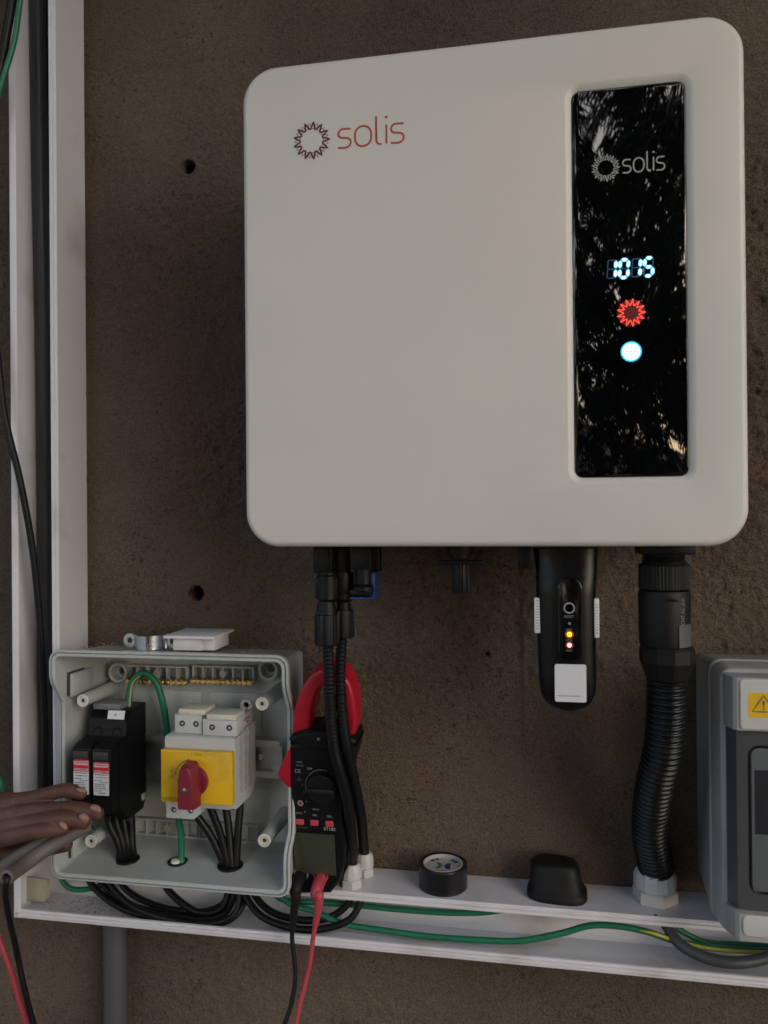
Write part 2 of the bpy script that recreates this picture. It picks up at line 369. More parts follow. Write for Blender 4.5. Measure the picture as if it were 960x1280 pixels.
b.plate(o_[::-1], 28, 30, .4, 2); jt = sole('joint_tab', b, M_beige, 'torn plastic piece coloured beige for the shaded inside, in the bottom left corner of the trunking', 'plastic piece')
b = B()
for k in range(420):
    x = random.gauss(-385, 22); d = random.uniform(4, 42); r = random.uniform(.15, .8)
    if x < -446: continue
    b.lathe((x, d, ZB+2.1), [(r, 0), (r*.7, r*.4), (.05, r*.55)], 'z', 6)
dd = obj('dirt_crumbs', b, M_dust); dd['kind'] = 'stuff'; dd['label'] = 'brown crumbs of plaster dust lying in the lower left end of the trunking'; dd['category'] = 'dirt'

# things inside and across the vertical trunking
b = B(); b.tube([pix(46, -60, 12), pix(50, 200, 12), pix(55, 450, 11), pix(57, 800, 10), pix(58, 1058, 10)], lambda t_: 8.6-2.4*t_, 20); 
sole('grey_conduit', b, M_bluesh, 'dark blue grey tube standing inside the open vertical trunking', 'conduit')
b = B(); b.tube([pix(64, -60, 6), pix(66, 300, 6), pix(67, 700, 6), pix(66, 1000, 8), pix(66, 1050, 14), pix(92, 1082, 18), pix(130, 1098, 20)], 3.4, 12)
sole('black_cable', b, M_cable, 'straight black cable in the shade along the right inside of the vertical trunking', 'cable')
b = B(); b.tube([pix(-60, 330, 60), pix(-12, 400, 60), pix(6, 520, 58), pix(25, 600, 54), pix(41, 690, 46), pix(51, 790, 38), pix(57, 900, 30), pix(57, 980, 25), pix(60, 1030, 22), pix(74, 1066, 22), pix(110, 1090, 22)], 3.0, 12, 8)
sole('black_cable', b, M_cable, 'black cable curving from the left edge into the open vertical trunking', 'cable')
b = B(); b.tube([pix(26, -90, 60), pix(15, 0, 58), pix(7, 50, 58), pix(-6, 120, 60), pix(-20, 220, 62)], 3.8, 12, 8)
sole('black_cable', b, M_cable, 'short black cable crossing the top left corner beside a green wire', 'cable')
b = B(); b.tube([pix(40, -90, 62), pix(26, -5, 60), pix(18, 50, 60), pix(4, 98, 61), pix(-14, 160, 62)], 2.5, 12, 8)
sole('green_wire', b, M_green, 'green wire crossing the top left corner over the trunking', 'wire')
b = B(); b.tube([pix(-22, 940, 60), pix(-6, 968, 58), pix(1, 985, 58), pix(-6, 1010, 60)], 3.2, 12, 8)
sole('green_wire', b, M_green, 'bit of green wire at the left edge just above the hand', 'wire')

# pipe below
b = B(); q = pix(145, 1200, 11)
b.lathe((q[0], 12, -900), [(10.6, 0), (10.6, 540.8), (9, 541)], 'z', 28)
sole('grey_pipe', b, M_pipe, 'grey plastic pipe running down the wall under the trunking', 'pipe')

# cables lying in the horizontal trunking
def cab(name, pts, r, m, label, cat='cable', sm=8, n=12, group=None, par=None):
    b = B(); b.tube([pix(*p) for p in pts], r, n, sm)
    return sole(name, b, m, label, cat, group) if par is None else obj(name, b, m, par)
bg_ = 'black cables looped in the trunking under the open box'
cab('black_cable', [(104, 1085, 20), (118, 1110, 24), (150, 1134, 32), (190, 1147, 36), (240, 1156, 38), (282, 1152, 34), (302, 1134, 26), (306, 1110, 16), (306, 1075, 12)], 2.9, M_cable, 'lowest black cable of the bundle sagging in the trunking under the open box', group=bg_)
cab('black_cable', [(118, 1085, 14), (132, 1110, 20), (165, 1132, 26), (210, 1143, 30), (250, 1149, 30), (278, 1144, 26), (291, 1124, 18), (296, 1090, 12)], 2.9, M_cable, 'second lowest black cable of the bundle under the open box', group=bg_)
cab('black_cable', [(140, 1085, 10), (158, 1112, 14), (190, 1130, 20), (225, 1138, 23), (262, 1138, 20), (284, 1122, 14), (288, 1085, 10)], 2.8, M_cable, 'uppermost black cable of the bundle under the open box', group=bg_)
cab('black_cable', [(128, 1090, 30), (148, 1118, 38), (176, 1138, 41), (220, 1151, 41), (258, 1155, 40), (286, 1148, 36), (298, 1128, 30), (300, 1085, 24)], 2.6, M_cable, 'black cable lying foremost in the bundle under the open box', group=bg_)
cab('black_cable', [(196, 1085, 12), (210, 1112, 18), (232, 1132, 24), (252, 1141, 26), (276, 1136, 22), (286, 1110, 16), (288, 1070, 12)], 3.1, M_cable, 'short steep black cable at the middle of the bundle under the open box', group=bg_)
bg2 = 'black cables looped in the trunking under the meter'
cab('black_cable', [(298, 1085, 20), (306, 1118, 26), (328, 1146, 34), (366, 1160, 36), (404, 1161, 34), (436, 1150, 28), (450, 1128, 22), (452, 1100, 18)], 3.0, M_cable, 'lower black cable loop in the trunking behind the meter leads', group=bg2)
cab('black_cable', [(308, 1085, 14), (318, 1118, 16), (340, 1140, 20), (375, 1150, 24), (408, 1148, 24), (430, 1135, 20), (440, 1118, 16), (442, 1095, 14)], 3.0, M_cable, 'upper black cable loop in the trunking behind the meter leads', group=bg2)
cab('green_wire', [(70, 1085, 20), (84, 1108, 24), (104, 1112, 22), (130, 1106, 14), (160, 1096, 8)], 2.4, M_green, 'end of green wire hanging below the lower left of the open box', 'wire')
cab('green_wire', [(330, 1100, 12), (352, 1124, 14), (400, 1128, 14), (450, 1132, 12), (500, 1137, 10), (560, 1141, 9), (610, 1140, 8), (650, 1132, 7), (700, 1118, 6)], 2.4, M_green, 'upper green wire slipping behind the top lip of the trunking', 'wire')
cab('green_wire', [(340, 1105, 18), (360, 1128, 20), (395, 1140, 24), (430, 1155, 28), (480, 1163, 30), (540, 1171, 32), (600, 1175, 32), (650, 1176, 32), (700, 1167, 30), (738, 1157, 28), (775, 1158, 27), (810, 1165, 26), (840, 1175, 24), (880, 1183, 22), (930, 1188, 20), (1010, 1190, 18)], 2.5, M_green, 'long green wire with a yellow stripe waving along the trunking', 'wire')
yt = [(800, 1163.0, 28.6), (815, 1166, 28.6), (840, 1174, 27), (880, 1184.4, 25), (930, 1189.5, 23), (1010, 1191.5, 21)]
b = B(); b.tube([pix(*p) for p in yt], lambda t_: .3+1.1*min(1, t_*5), 8, 8); obj('yellow_stripe', b, M_ystripe, bpy.data.objects['green_wire.005'] if 'green_wire.005' in bpy.data.objects else bpy.data.objects['green_wire.004'])
cab('green_wire', [(845, 1160, 12), (880, 1177, 12), (930, 1181, 12), (1010, 1184, 12)], 2.3, M_green, 'dark green wire at the right end of the trunking under the box', 'wire')
cab('grey_cable', [(818, 1128, 12), (832, 1155, 20), (850, 1180, 30), (880, 1196, 36), (915, 1203, 38), (955, 1198, 34), (1010, 1178, 28)], 4.4, M_greyc, 'thick dark grey cable sagging in the trunking at the lower right', n=16)

# ================================================================== INVERTER
t = thing('solar_inverter', (-25, 0, -21.5), 'large off white wall inverter with a tall black display strip', 'inverter')
IX0, IX1, IZ0, IZ1 = -195.2, 144.4, -21.8, 322.6
D0, DR = 140.0, 5.0
R = 25
PX0, PX1, PZ0, PZ1 = 36.0, 108.0, 24.2, 282.0
out = rr(IX0, IX1, IZ0, IZ1, R, 12)
b = B()
loops = []
bev = 4.5
for i, d in [(14, 100), (3, 100), (.6, 101), (0, 103), (0, D0-bev)] + [(bev*(1-cos(a)), D0-bev+bev*sin(a)) for a in [pi/2*k/7 for k in range(1, 8)]]:
    loops.append([(x, d, z) for x, z in rr(IX0+i, IX1-i, IZ0+i, IZ1-i, R-i*.9, 12)])
def prr(g, d): return [(x, d, z) for x, z in rr(PX0-g, PX1+g, PZ0-g, PZ1+g, 5.5+g, 12)]
loops += [prr(5.2, D0), prr(4.0, D0-.25), prr(1.6, D0-1.7), prr(.5, D0-2.6), prr(.3, D0-3.8)]
b.loft(loops, cap=(True, True)); obj('front_cover', b, M_white, t, sharp=40)
b = B(); b.plate(rr(IX0+16, IX1-16, IZ0+4, IZ1-14, 12), 12, 99.9, 2); 
obj('rear_housing', b, M_blkm, t)
for k in range(9):
    b = B(); x = IX0+34+k*33; b.box(x-1.2, x+1.2, 3, 11.9, IZ0+16, IZ1-22); obj('heat_sink_fin', b, M_greyc, t)
b = B(); b.plate(rr(PX0-.1, PX1+.1, PZ0-.1, PZ1+.1, 5.5, 10), D0-3.7, D0-2.4, .4, 3); dsp = obj('display_panel', b, M_glass, t)
DP = D0-2.4

def sun_logo(cx, cz, ro, ri, n, wd, d, m, parent, ph=0, name='sun_emblem'):
    b = B(); pts = []; N = n*12
    for k in range(N):
        a = 2*pi*k/N+ph; s_ = 1-abs(sin(n*(a-ph)/2)); r = ri+(ro-ri)*s_**1.05
        pts.append((cx+r*cos(a), cz+r*sin(a)))
    b.ribbon(pts, wd, d, True, .08); return obj(name, b, m, parent, keep=True)
def word(x0, z0, xh, sc, wd, d, m, parent, name='logo_letter'):
    # lower-case letters s o l i s drawn as strokes; x in units of xh
    def arc(cx, cz, rx, rz, a0, a1, n=7): return [(cx+rx*cos(radians(a0+(a1-a0)*k/n)), cz+rz*sin(radians(a0+(a1-a0)*k/n))) for k in range(n+1)]
    r = .24
    sS = [(.66, .95)] + arc(.30, .70, .26, .27, 100, 180)[0:8] + arc(.30, .72, .26, .22, 180, 262) + arc(.36, .27, .30, .23, 82, 0) + arc(.36, .24, .30, .26, 0, -90)[1:] + [(.02, .0)]
    sO = arc(.42, .60, .40, .42, 0, 90) + arc(.40, .60, .38, .42, 90, 180) + arc(.40, .40, .38, .42, 180, 270) + arc(.42, .40, .40, .42, 270, 360)
    sL = [(.03, 1.45), (.03, .22)] + arc(.25, .22, .22, .22, 180, 262, 6) + [(.30, 0)]
    gl = [(0.0, sS, False), (.86, sO, True), (1.90, sL, False), (2.40, [(.03, .0), (.03, .98)], False), (2.62, sS, False)]
    for ox, st_, cl in gl:
        b = B(); b.ribbon([(x0+(ox+x)*xh*sc, z0+z*xh) for x, z in st_], wd, d, cl, .08)
        obj(name, b, m, parent, keep=True)
    b = B(); b.poly(circ(x0+2.43*xh*sc, z0+1.36*xh, wd*.72, 12), d+.08); obj(name, b, m, parent, keep=True)
c0 = pix(389.5, 176, D0)
sun_logo(c0[0], c0[2], 12.8, 8.4, 13, .45, D0+.05, M_logo_r, t, .24)
sun_logo(c0[0], c0[2], 13.4, 8.2, 13, 1.2, D0+.12, M_logo_d, t, 0)
a = pix(422, 186, D0); e = pix(505, 182, D0)
word(a[0], a[2]+.4, 13.6, (e[0]-a[0])/13.6/3.29, 1.45, D0, M_logo_r, t)
c1 = pix(757, 210, DP)
sun_logo(c1[0], c1[2], 8.8, 5.4, 13, .32, DP+.05, M_logo_g, dsp, .24); sun_logo(c1[0], c1[2], 9.2, 5.2, 13, .6, DP+.12, M_logo_g, dsp, 0)
a = pix(778, 216.5, DP); e = pix(831, 213.5, DP)
word(a[0], a[2]+.2, 8.9, (e[0]-a[0])/8.9/3.29, .9, DP, M_logo_g, dsp)
# seven segment time
def digit(cx, cz, on, parent):
    w_, h_, sl_ = 5.2, 11.8, .06
    segs = {'a': ((-w_/2, h_/2), (w_/2, h_/2)), 'b': ((w_/2, h_/2), (w_/2, 0)), 'c': ((w_/2, 0), (w_/2, -h_/2)), 'd': ((-w_/2, -h_/2), (w_/2, -h_/2)), 'e': ((-w_/2, 0), (-w_/2, -h_/2)), 'f': ((-w_/2, h_/2), (-w_/2, 0)), 'g': ((-w_/2, 0), (w_/2, 0))}
    for k, (p, q) in segs.items():
        p = Vector(p); q = Vector(q); u = (q-p).normalized(); v = Vector((-u.y, u.x))
        for lay, (g, wd, m) in enumerate([(.15, 2.5 if k in on else .6, M_led_c if k in on else M_led_b)] + ([(.9, 1.75, M_led_w)] if k in on else [])):
            a_, b_ = p+u*g, q-u*g; hw = wd/2
            pts = [a_, a_+u*hw+v*hw, b_-u*hw+v*hw, b_, b_-u*hw-v*hw, a_+u*hw-v*hw]
            bb = B(); bb.poly([(cx+z.x+z.y*sl_, cz+z.y) for z in pts], DP+.06+.05*lay)
            obj('lit_segment' if k in on else 'unlit_segment', bb, m, parent, keep=True)
for px, py, on in ((764.6, 336.5, 'bc'), (780, 335.8, 'abcdef'), (795.2, 334.6, 'bc'), (810.8, 333.6, 'acdfg')):
    q = pix(px, py, DP); digit(q[0], q[2], on, dsp)
# red ring icon and white dot
c2 = pix(789, 391, DP)
b = B(); b.poly(circ(c2[0], c2[2], 8.9, 32), DP+.04); obj('status_halo', b, M_led_rd, dsp, keep=True)
b = B(); b.poly(circ(c2[0], c2[2], 3.6, 24), DP+.09); obj('status_centre', b, M_led_rd, dsp, keep=True)
sun_logo(c2[0], c2[2], 9.2, 4.9, 13, .42, DP+.14, M_led_r, dsp, 0, 'status_sun_icon')
c3 = pix(789, 439.5, DP)
b = B(); b.poly(circ(c3[0], c3[2], 6.7, 28), DP+.04); obj('status_halo', b, M_led_c, dsp, keep=True)
b = B(); b.poly(circ(c3[0], c3[2], 5.6, 28), DP+.09); obj('status_dot', b, M_led_w, dsp, keep=True)
b = B()
for i in (-1, 0, 1):
    for j in (-1, 0, 1):
        b.poly(rr(c3[0]+i*2.8-.9, c3[0]+i*2.8+.9, c3[2]+j*2.5-.4, c3[2]+j*2.5+.4, .2, 2), DP+.14)
obj('status_dot_grid', b, M_led_c, dsp, keep=True)

# ---- sockets, plugs under the inverter
def ribbed(c, r, z0, z1, n=12, dep=.9, m=M_blkm, par=None, name='nut', N=72):
    b = B(); f = lambda k: (lambda q: r*k-(dep if (q*n/(2*pi)) % 1 < .28 else 0))
    b.lathe((c[0], c[1], 0), [(r-2, z0), (f(.93), z0), (f(1), z0+1.2), (f(1), z1-1.2), (f(.95), z1), (r-2, z1)], 'z', N)
    return obj(name, b, m, par, sharp=25)
DC = 98.0
def corr(c_pts, r, pitch, dep, m, par, name, n=20, until=1.0):
    P_ = catmull([Vector(p) for p in c_pts], 24); L_ = [0]
    for a_, b_ in zip(P_, P_[1:]): L_.append(L_[-1]+(b_-a_).length)
    tot = L_[-1]; N = int(tot/pitch*8); out_ = []; j = 0; rad = []
    for k in range(N+1):
        s_ = tot*k/N
        while j < len(L_)-2 and L_[j+1] < s_: j += 1
        out_.append(P_[j].lerp(P_[j+1], (s_-L_[j])/max(1e-6, L_[j+1]-L_[j])))
        ph = (s_/pitch) % 1
        rr_ = r if ph < .42 else (r-dep if .56 < ph < .86 else r-dep*.5)
        tt = s_/tot
        rad.append(rr_ if tt < until else (r-dep*.35 if tt < until else r-dep*.8+ (rr_-r+dep*.5)*.25))
    b = B(); b.tube([tuple(p) for p in out_], lambda t_: rad[min(len(rad)-1, int(round(t_*(len(rad)-1))))], n, 1)
    return obj(name, b, m, par, sharp=60)

pv = thing('pv_cable', pix(407, 700, DC), 'front black PV plug and corrugated cable hanging down in front of the meter', 'cable', 'black PV cables from the inverter to the ledge')
q = pix(409, 700, DC); zt = IZ0-.2
def z_of(py, d=DC, px=410): return pix(px, py, d)[2]
b = B(); b.box(pix(394, 700, DC)[0], pix(418, 700, DC)[0], DC-8, DC+7, z_of(716), zt, 1.2); b.box(q[0]-3, q[0]+3, DC+6.9, DC+9, z_of(713), zt, .5); obj('socket', b, M_blk, pv)
b = B(); b.lathe((q[0], DC, 0), [(6, z_of(768)), (6, z_of(752)), (8, z_of(748)), (8, z_of(720)), (7, z_of(718)), (7, z_of(714))], 'z', 24); b.box(q[0]-8.6, q[0]+8.6, DC-5, DC+5, z_of(748), z_of(722), 1); obj('plug_body', b, M_blk, pv)
q = pix(408.5, 780, DC)
b = B(); b.lathe((q[0], DC, 0), [(8.4, z_of(767)), (6.2, z_of(751)), (5.8, z_of(747))], 'z', 24); obj('taper', b, M_blkm, pv)
ribbed(q, 9.3, z_of(806), z_of(768), 8, 1.0, M_blkm, pv)
gA = onz(440, 1107, -311)
pA = [pix(409.5, 800, DC), pix(411, 830, 95), pix(412, 868, 91), pix(413.8, 900, 88), pix(417.5, 935, 85)]
corr(pA, 4.4, 3.3, 1.0, M_blkm, pv, 'corrugated_sleeve', 18)
b = B(); b.tube([pix(412, 868, 91), pix(413.8, 900, 88), pix(417.5, 935, 85), pix(425, 965, 82), pix(433, 996, 74), pix(439, 1036, 58), (gA[0]+.3, gA[1], -292)], 4.3, 16, 8); obj('cable', b, M_cable, pv)
def gland(c, r, h, par, m=M_panelw):
    b = B(); z0 = -311+.05
    b.lathe((c[0], c[1], z0), [(r*1.02, 0), (r*1.05, .6), (r*1.05, h*.30), (r*.98, h*.34)], 'z', 6, .3); obj('gland_base', b, m, par, sharp=15)
    b = B(); b.lathe((c[0], c[1], z0), [(r*.93, h*.345), (r*1.0, h*.42), (r*1.0, h*.72), (r*.9, h*.86), (r*.74, h), (r*.5, h)], 'z', 12, .1); obj('gland_nut', b, m, par, sharp=20)
gl = thing('cable_gland', (gA[0], gA[1], -311), 'white plastic cable gland on the ledge, the front one of the small pair', 'cable gland', 'small white cable glands on the ledge'); gland(gA, 8.6, 19, gl)
gB = onz(455.5, 1093, -311); gB = (gB[0], max(gB[1], 11), -311)
gl = thing('cable_gland', (gB[0], gB[1], -311), 'white plastic cable gland on the ledge, the rear one of the small pair', 'cable gland', 'small white cable glands on the ledge'); gland(gB, 8.2, 19, gl)
pv = thing('pv_cable', pix(430, 700, 88), 'rear black PV plug and corrugated cable running down behind the front one', 'cable', 'black PV cables from the inverter to the ledge')
DB = 88
b = B(); b.box(pix(419.5, 700, DB)[0], pix(436, 700, DB)[0], DB-8, DB+7, z_of(718), zt, 1.2); obj('socket', b, M_blk, pv)
q = pix(429, 700, DB); b = B(); b.lathe((q[0], DB, 0), [(5.5, z_of(768, DB)), (5.5, z_of(752, DB)), (8.2, z_of(748, DB)), (8.2, z_of(715, DB))], 'z', 24); obj('plug_body', b, M_blk, pv)
ribbed(pix(429.5, 780, DB), 8.6, z_of(796, DB), z_of(762, DB), 8, 1.0, M_blkm, pv)
corr([pix(428, 790, DB), pix(425.5, 830, 87), pix(426, 868, 86), pix(428.5, 900, 84), pix(433.5, 935, 81)], 4.4, 3.3, 1.0, M_blkm, pv, 'corrugated_sleeve', 18)
b = B(); b.tube([pix(426, 868, 86), pix(428.5, 900, 84), pix(433.5, 935, 81), pix(443, 977, 68), pix(451.5, 1022, 44), (gB[0], gB[1], -292.5)], 4.3, 16, 8); obj('cable', b, M_cable, pv)
# blue-backed capped socket
t2 = thing('blue_and_black_connector', pix(453, 720, 95), 'black and blue plastic connector left empty beside the PV plugs', 'connector')
q = pix(454, 710, 97)
b = B(); b.box(pix(441, 700, 97)[0], pix(466, 700, 97)[0], 88, 103, z_of(712), zt, 1.2); b.lathe((q[0], 97, 0), [(7.4, z_of(739)), (8.4, z_of(737)), (8.4, z_of(733)), (6.4, z_of(729)), (6.4, z_of(711))], 'z', 24); b.box(pix(439, 700, 97)[0], pix(466, 700, 97)[0], 92, 104, z_of(743), z_of(736), 1); obj('socket', b, M_blk, t2)
b = B(); b.box(pix(440, 700, 90)[0], pix(471, 700, 90)[0], 84, 100, z_of(749), z_of(745.5), .8); b.box(pix(466, 700, 90)[0], pix(471, 700, 90)[0], 84, 98, z_of(746), z_of(716), .8); b.box(pix(462.5, 700, 90)[0], pix(469, 700, 90)[0], 84, 92, z_of(740), z_of(722), .8); obj('blue_clip', b, M_blue, t2)
b = B(); b.box(pix(459, 700, 90)[0], pix(474.5, 700, 90)[0], 80, 90, z_of(716), zt, 1); obj('socket_side', b, M_blk, t2)
# capped port
t2 = thing('port_plug', pix(575, 700, 100), 'black winged plug with a round stem under the middle of the inverter', 'plug')
q = pix(575, 700, 100); zz = lambda py: pix(575, py, 100)[2]
b = B(); b.lathe((q[0], 100, 0), [(9.6, zz(693)), (10, zz(691)), (10, zt)], 'z', 24); b.lathe((q[0], 100, 0), [(6, zz(699)), (7.6, zz(697)), (7.6, zz(692.5))], 'z', 24); obj('socket', b, M_blkm, t2)
b = B(); b.box(q[0]-17.5, q[0]+17.5, 96, 104, zz(706), zz(700.5), 1.6); obj('wing', b, M_blkm, t2)
ribbed(q, 6.4, zz(741), zz(705), 5, 1.2, M_blkm, t2, 'stem', 60)

# ---- data logger dongle
t2 = thing('data_logger', pix(710, 690, 95), 'black stick data logger with two lit lamps and a white label', 'data logger')
zz = lambda py: pix(710, py, 108)[2]; XX = lambda px, py=800, d=108: pix(px, py, d)[0]
b = B(); b.box(XX(648), XX(668), 84, 104, zz(712), zt, 1.5); obj('socket_side', b, M_blk, t2)
b = B()
prof = [(686.5, 668, 751), (692, 669, 751), (700, 670, 750), (715, 671, 749.5), (728, 671, 748.5), (745, 671, 747.5), (800, 672, 747), (850, 673.5, 747), (868, 675, 746), (879, 679.5, 741.5), (886, 686, 735), (890, 695, 727), (891.5, 703, 719)]
loops = []
for py, xa, xb in prof:
    d1 = 108 if py > 730 else 104+4*max(0, (py-700)/30); k = max(0, (py-868)/24)
    xa, xb = XX(xa), XX(xb); da = 82+k*6; db = d1-k*7; cx, cd = (xa+xb)/2, (da+db)/2; hx, hd = (xb-xa)/2, (db-da)/2; L_ = []
    for i in range(40):
        a_ = 2*pi*i/40; c_, s_ = cos(a_), sin(a_); e_ = .62
        L_.append((cx+hx*math.copysign(abs(c_)**e_, c_), cd+hd*math.copysign(abs(s_)**e_, s_), zz(py)))
    loops.append(L_)
b.loft(loops); obj('body', b, M_blkg, t2, sharp=50)
b = B(); b.plate(rr(XX(697), XX(728.5), zz(827), zz(722), 8, 8), 106, 108.9, .9, 3); fp = obj('face_plate', b, mat('piano_black', (.004, .004, .004), .12, .1, 30), t2)
q = pix(711.5, 760, 109); b = B(); b.lathe((q[0], 108.95, q[2]), [(3.0, 0), (3.0, .5), (3.9, .5), (3.9, 0)], 'd', 28); obj('button_ring', b, M_inkm, fp)
for py, s_ in ((771, 'RESET'), (787, 'NET'), (800.5, 'COM'), (813.5, 'PWR')):
    q = pix(711.5, py, 109.1); text(s_, q[0], q[2], 109.0, 2.6 if s_ == 'RESET' else 2.0, M_inkg, fp)
for py, m_ in ((779.5, M_inkg), (793, M_led_y), (806.5, M_led_p)):
    q = pix(711.8, py, 109.1)
    if m_ is not M_inkg:
        b = B(); b.lathe((q[0], 109.0, q[2]), [(3.0, 0), (3.0, .06)], 'd', 20); obj('lamp_glow', b, M_led_rd if m_ is M_led_p else mat('led_dark_amber', (.2, .05, .01), .5, 0, emit=(.16, .03, .0), estr=.5), fp)
    b = B(); b.lathe((q[0], 109.07, q[2]), [(1.7 if m_ is not M_inkg else 1.0, 0), (1.5 if m_ is not M_inkg else .9, .25), (.4, .45)], 'd', 20); obj('lamp', b, m_, fp)
b = B(); b.plate(rr(XX(693.5, 850, 109), XX(733, 850, 109), pix(710, 877.5, 109)[2], pix(710, 830.5, 109)[2], 1.4, 4), 107.6, 109, 0); lb = obj('label', b, M_label, t2)
q = pix(711, 870, 109); b = B()
for k in range(16): b.poly([(q[0]-8+k, q[2]-.35), (q[0]-8+k+.7, q[2]-.35), (q[0]-8+k+.7, q[2]+.35), (q[0]-8+k, q[2]+.35)], 109.08)
obj('printed_line', b, M_inkg, lb, keep=True)
for sx, (xa, py0, py1) in ((-1, (670.5, 747, 791)), (1, (748.5, 747, 795))):
    b = B(); x = XX(xa)
    if sx < 0: b.box(x-1.2, x+4.2, 97, 103.8, pix(700, py1, 100)[2], pix(700, py0, 100)[2], .5)
    else: b.box(x-2.6, x+.8, 95.5, 105.2, pix(700, py1, 100)[2], pix(700, py0, 100)[2], .5)
    sl_ = obj('side_label', b, M_label, t2)
    b = B(); random.seed(5+sx)
    for k in range(11):
        z = pix(700, py1, 100)[2]+3+k*2; 
        if sx > 0: b.poly([(x-1.6, z), (x-.2, z), (x-.2, z+.8*random.random()+.3), (x-1.6, z+.3)], 105.3)
        else: b.poly([(x+.2, z), (x+1.6+random.random(), z), (x+1.6, z+.6), (x+.2, z+.5)], 103.9)
    obj('print_marks', b, M_inkg, sl_, keep=True)

# ---- AC plug, conduit and gland
DA = 96.0
t2 = thing('ac_connector', pix(830, 700, DA), 'big round black AC connector screwed under the right side of the inverter', 'connector')
zz = lambda py, d=DA: pix(830, py, d)[2]; q = pix(830, 740, DA); k_ = lambda px_: px_/1.685/2
b = B(); b.box(pix(796, 690, DA)[0], pix(864, 690, DA)[0], 84, 112, zz(692), zt, 1); b.lathe((q[0], DA, 0), [(k_(48), zz(706)), (k_(50), zz(701)), (k_(46), zz(700)), (k_(50), zz(697)), (k_(46), zz(696)), (k_(50), zz(691))], 'z', 40); obj('socket', b, M_blk, t2)
ribbed(q, k_(58), zz(737), zz(704.5), 48, .35, M_blkm, t2, 'ring_nut', 192)
b = B(); b.lathe((q[0], DA, 0), [(k_(56), zz(806)), (k_(58), zz(800)), (k_(60), zz(742)), (k_(57), zz(737.6))], 'z', 48)
bd = obj('body', b, M_blkm, t2)
b = B(); b.box(q[0]-2, q[0]+6.5, DA+14, DA+18.0, zz(748.5), zz(745), .3); obj('slot', b, M_blkg, bd)
a_ = radians(48); cxx, cdd = q[0]+k_(60)*sin(a_)*.98, DA+k_(60)*cos(a_)*.98
b = B()
L1 = [[(q[0]+(k_(60)+.25+.3*0)*sin(aa), DA+(k_(60)+.25)*cos(aa), z) for aa in [radians(22+42*i/8) for i in range(9)]] for z in (zz(805), zz(777))]
b.loft(L1, closed=False, cap=(False, False)); obj('grey_sticker', b, mat('grey_sticker', (.075, .075, .08), .5, .1), bd)
for i, ch in enumerate('AC  AC'):
    aa = radians(42); z = zz(771-3.6*i)
text('CNT AC 25A', q[0]+(k_(60)+.3)*sin(radians(32)), zz(761), DA+(k_(60)+.4)*cos(radians(32)), 3.2, M_inkg, bd, rot=-pi/2)
f6 = lambda r: r
b = B(); b.lathe((q[0]+1.5, DA, 0), [(k_(47), zz(848)), (k_(50), zz(844)), (k_(60), zz(830)), (k_(63), zz(826)), (k_(63), zz(810)), (k_(58), zz(806.5))], 'z', 10, .2); obj('lower_nut', b, M_blkm, t2, sharp=15)
gC = onz(817, 1118, -311); gC = (gC[0], max(17.5, gC[1]), -311)
t2 = thing('corrugated_conduit', pix(834, 850, DA), 'thick black corrugated conduit bending down from the AC connector to the ledge', 'conduit')
pts = [pix(833.5, 840, DA), pix(834, 870, 94), pix(832.5, 905, 88), pix(828.5, 942, 80), pix(820.5, 975, 69), pix(815, 1010, 54), pix(813.5, 1045, 39), (gC[0], gC[1]+3, -282), (gC[0], gC[1], -294)]
P2 = [Vector(p) for p in pts]
corr(pts, 14.2, 4.5, 1.9, M_blkg, None, 'tmp', 36)
tmp = bpy.data.objects['tmp']; tmp.name = 'corrugated_tube'; 
for v in tmp.data.vertices: v.co -= t2.location
tmp.parent = t2
gl = thing('cable_gland', (gC[0], gC[1], -311), 'large white cable gland on the ledge at the foot of the thick black conduit', 'cable gland')
gland(gC, 16.6, 27, gl, M_panelw)
b = B(); q = pix(818, 1140, 44); b.lathe((q[0]+1, 43.2, -311), [(1.3, 0.02), (1.2, .25)], 'z', 12); obj('screw_hole', b, M_ink, gl)

# ================================================================== OPEN ENCLOSURE
t = thing('open_enclosure', (-288, 0, -304), 'light grey open plastic box with two devices on a steel rail, its cover off', 'electrical box')
EX0, EX1, EZ0, EZ1, ED = -394.0, -183.4, -304.2, -111.0, 78.0
def fd(z):
    hi, lo = ED, ED-14
    if z > -137 or z < -271: return hi
    if -158 < z < -256: return lo
    if z >= -158: return lo+(hi-lo)*(z+158)/21
    if z <= -256: return lo+(hi-lo)*(-256-z)/15
    return lo
def el(i, dd_, rel=True, side=28):
    o_ = rr(EX0+i, EX1-i, EZ0+i, EZ1-i, max(1.5, 10-i*.8), 5, side)
    return [(x, (fd(z) if (x < EX0+15 or x > EX1-15) else ED)+dd_ if rel else dd_, z) for x, z in o_]
b = B()
b.loft([el(10.5, .6, False), el(7.5, 12, False), el(3.4, -8), el(3.0, -6.6), el(.3, -6.2), el(0, -5.4), el(0, -1), el(.7, -.2), el(1.7, -.1), el(1.9, -2.4), el(2.7, -2.4), el(2.9, -.1), el(5.0, -.1), el(5.7, -.9), el(6.0, -5), el(7.6, -25) , el(12.5, 6, False), el(14, 5, False)])
obj('shell', b, M_encl, t, sharp=28)
def ex(px, py=950, d=6): return pix(px, py, d)[0]
def ez(py, px=240, d=6): return pix(px, py, d)[2]
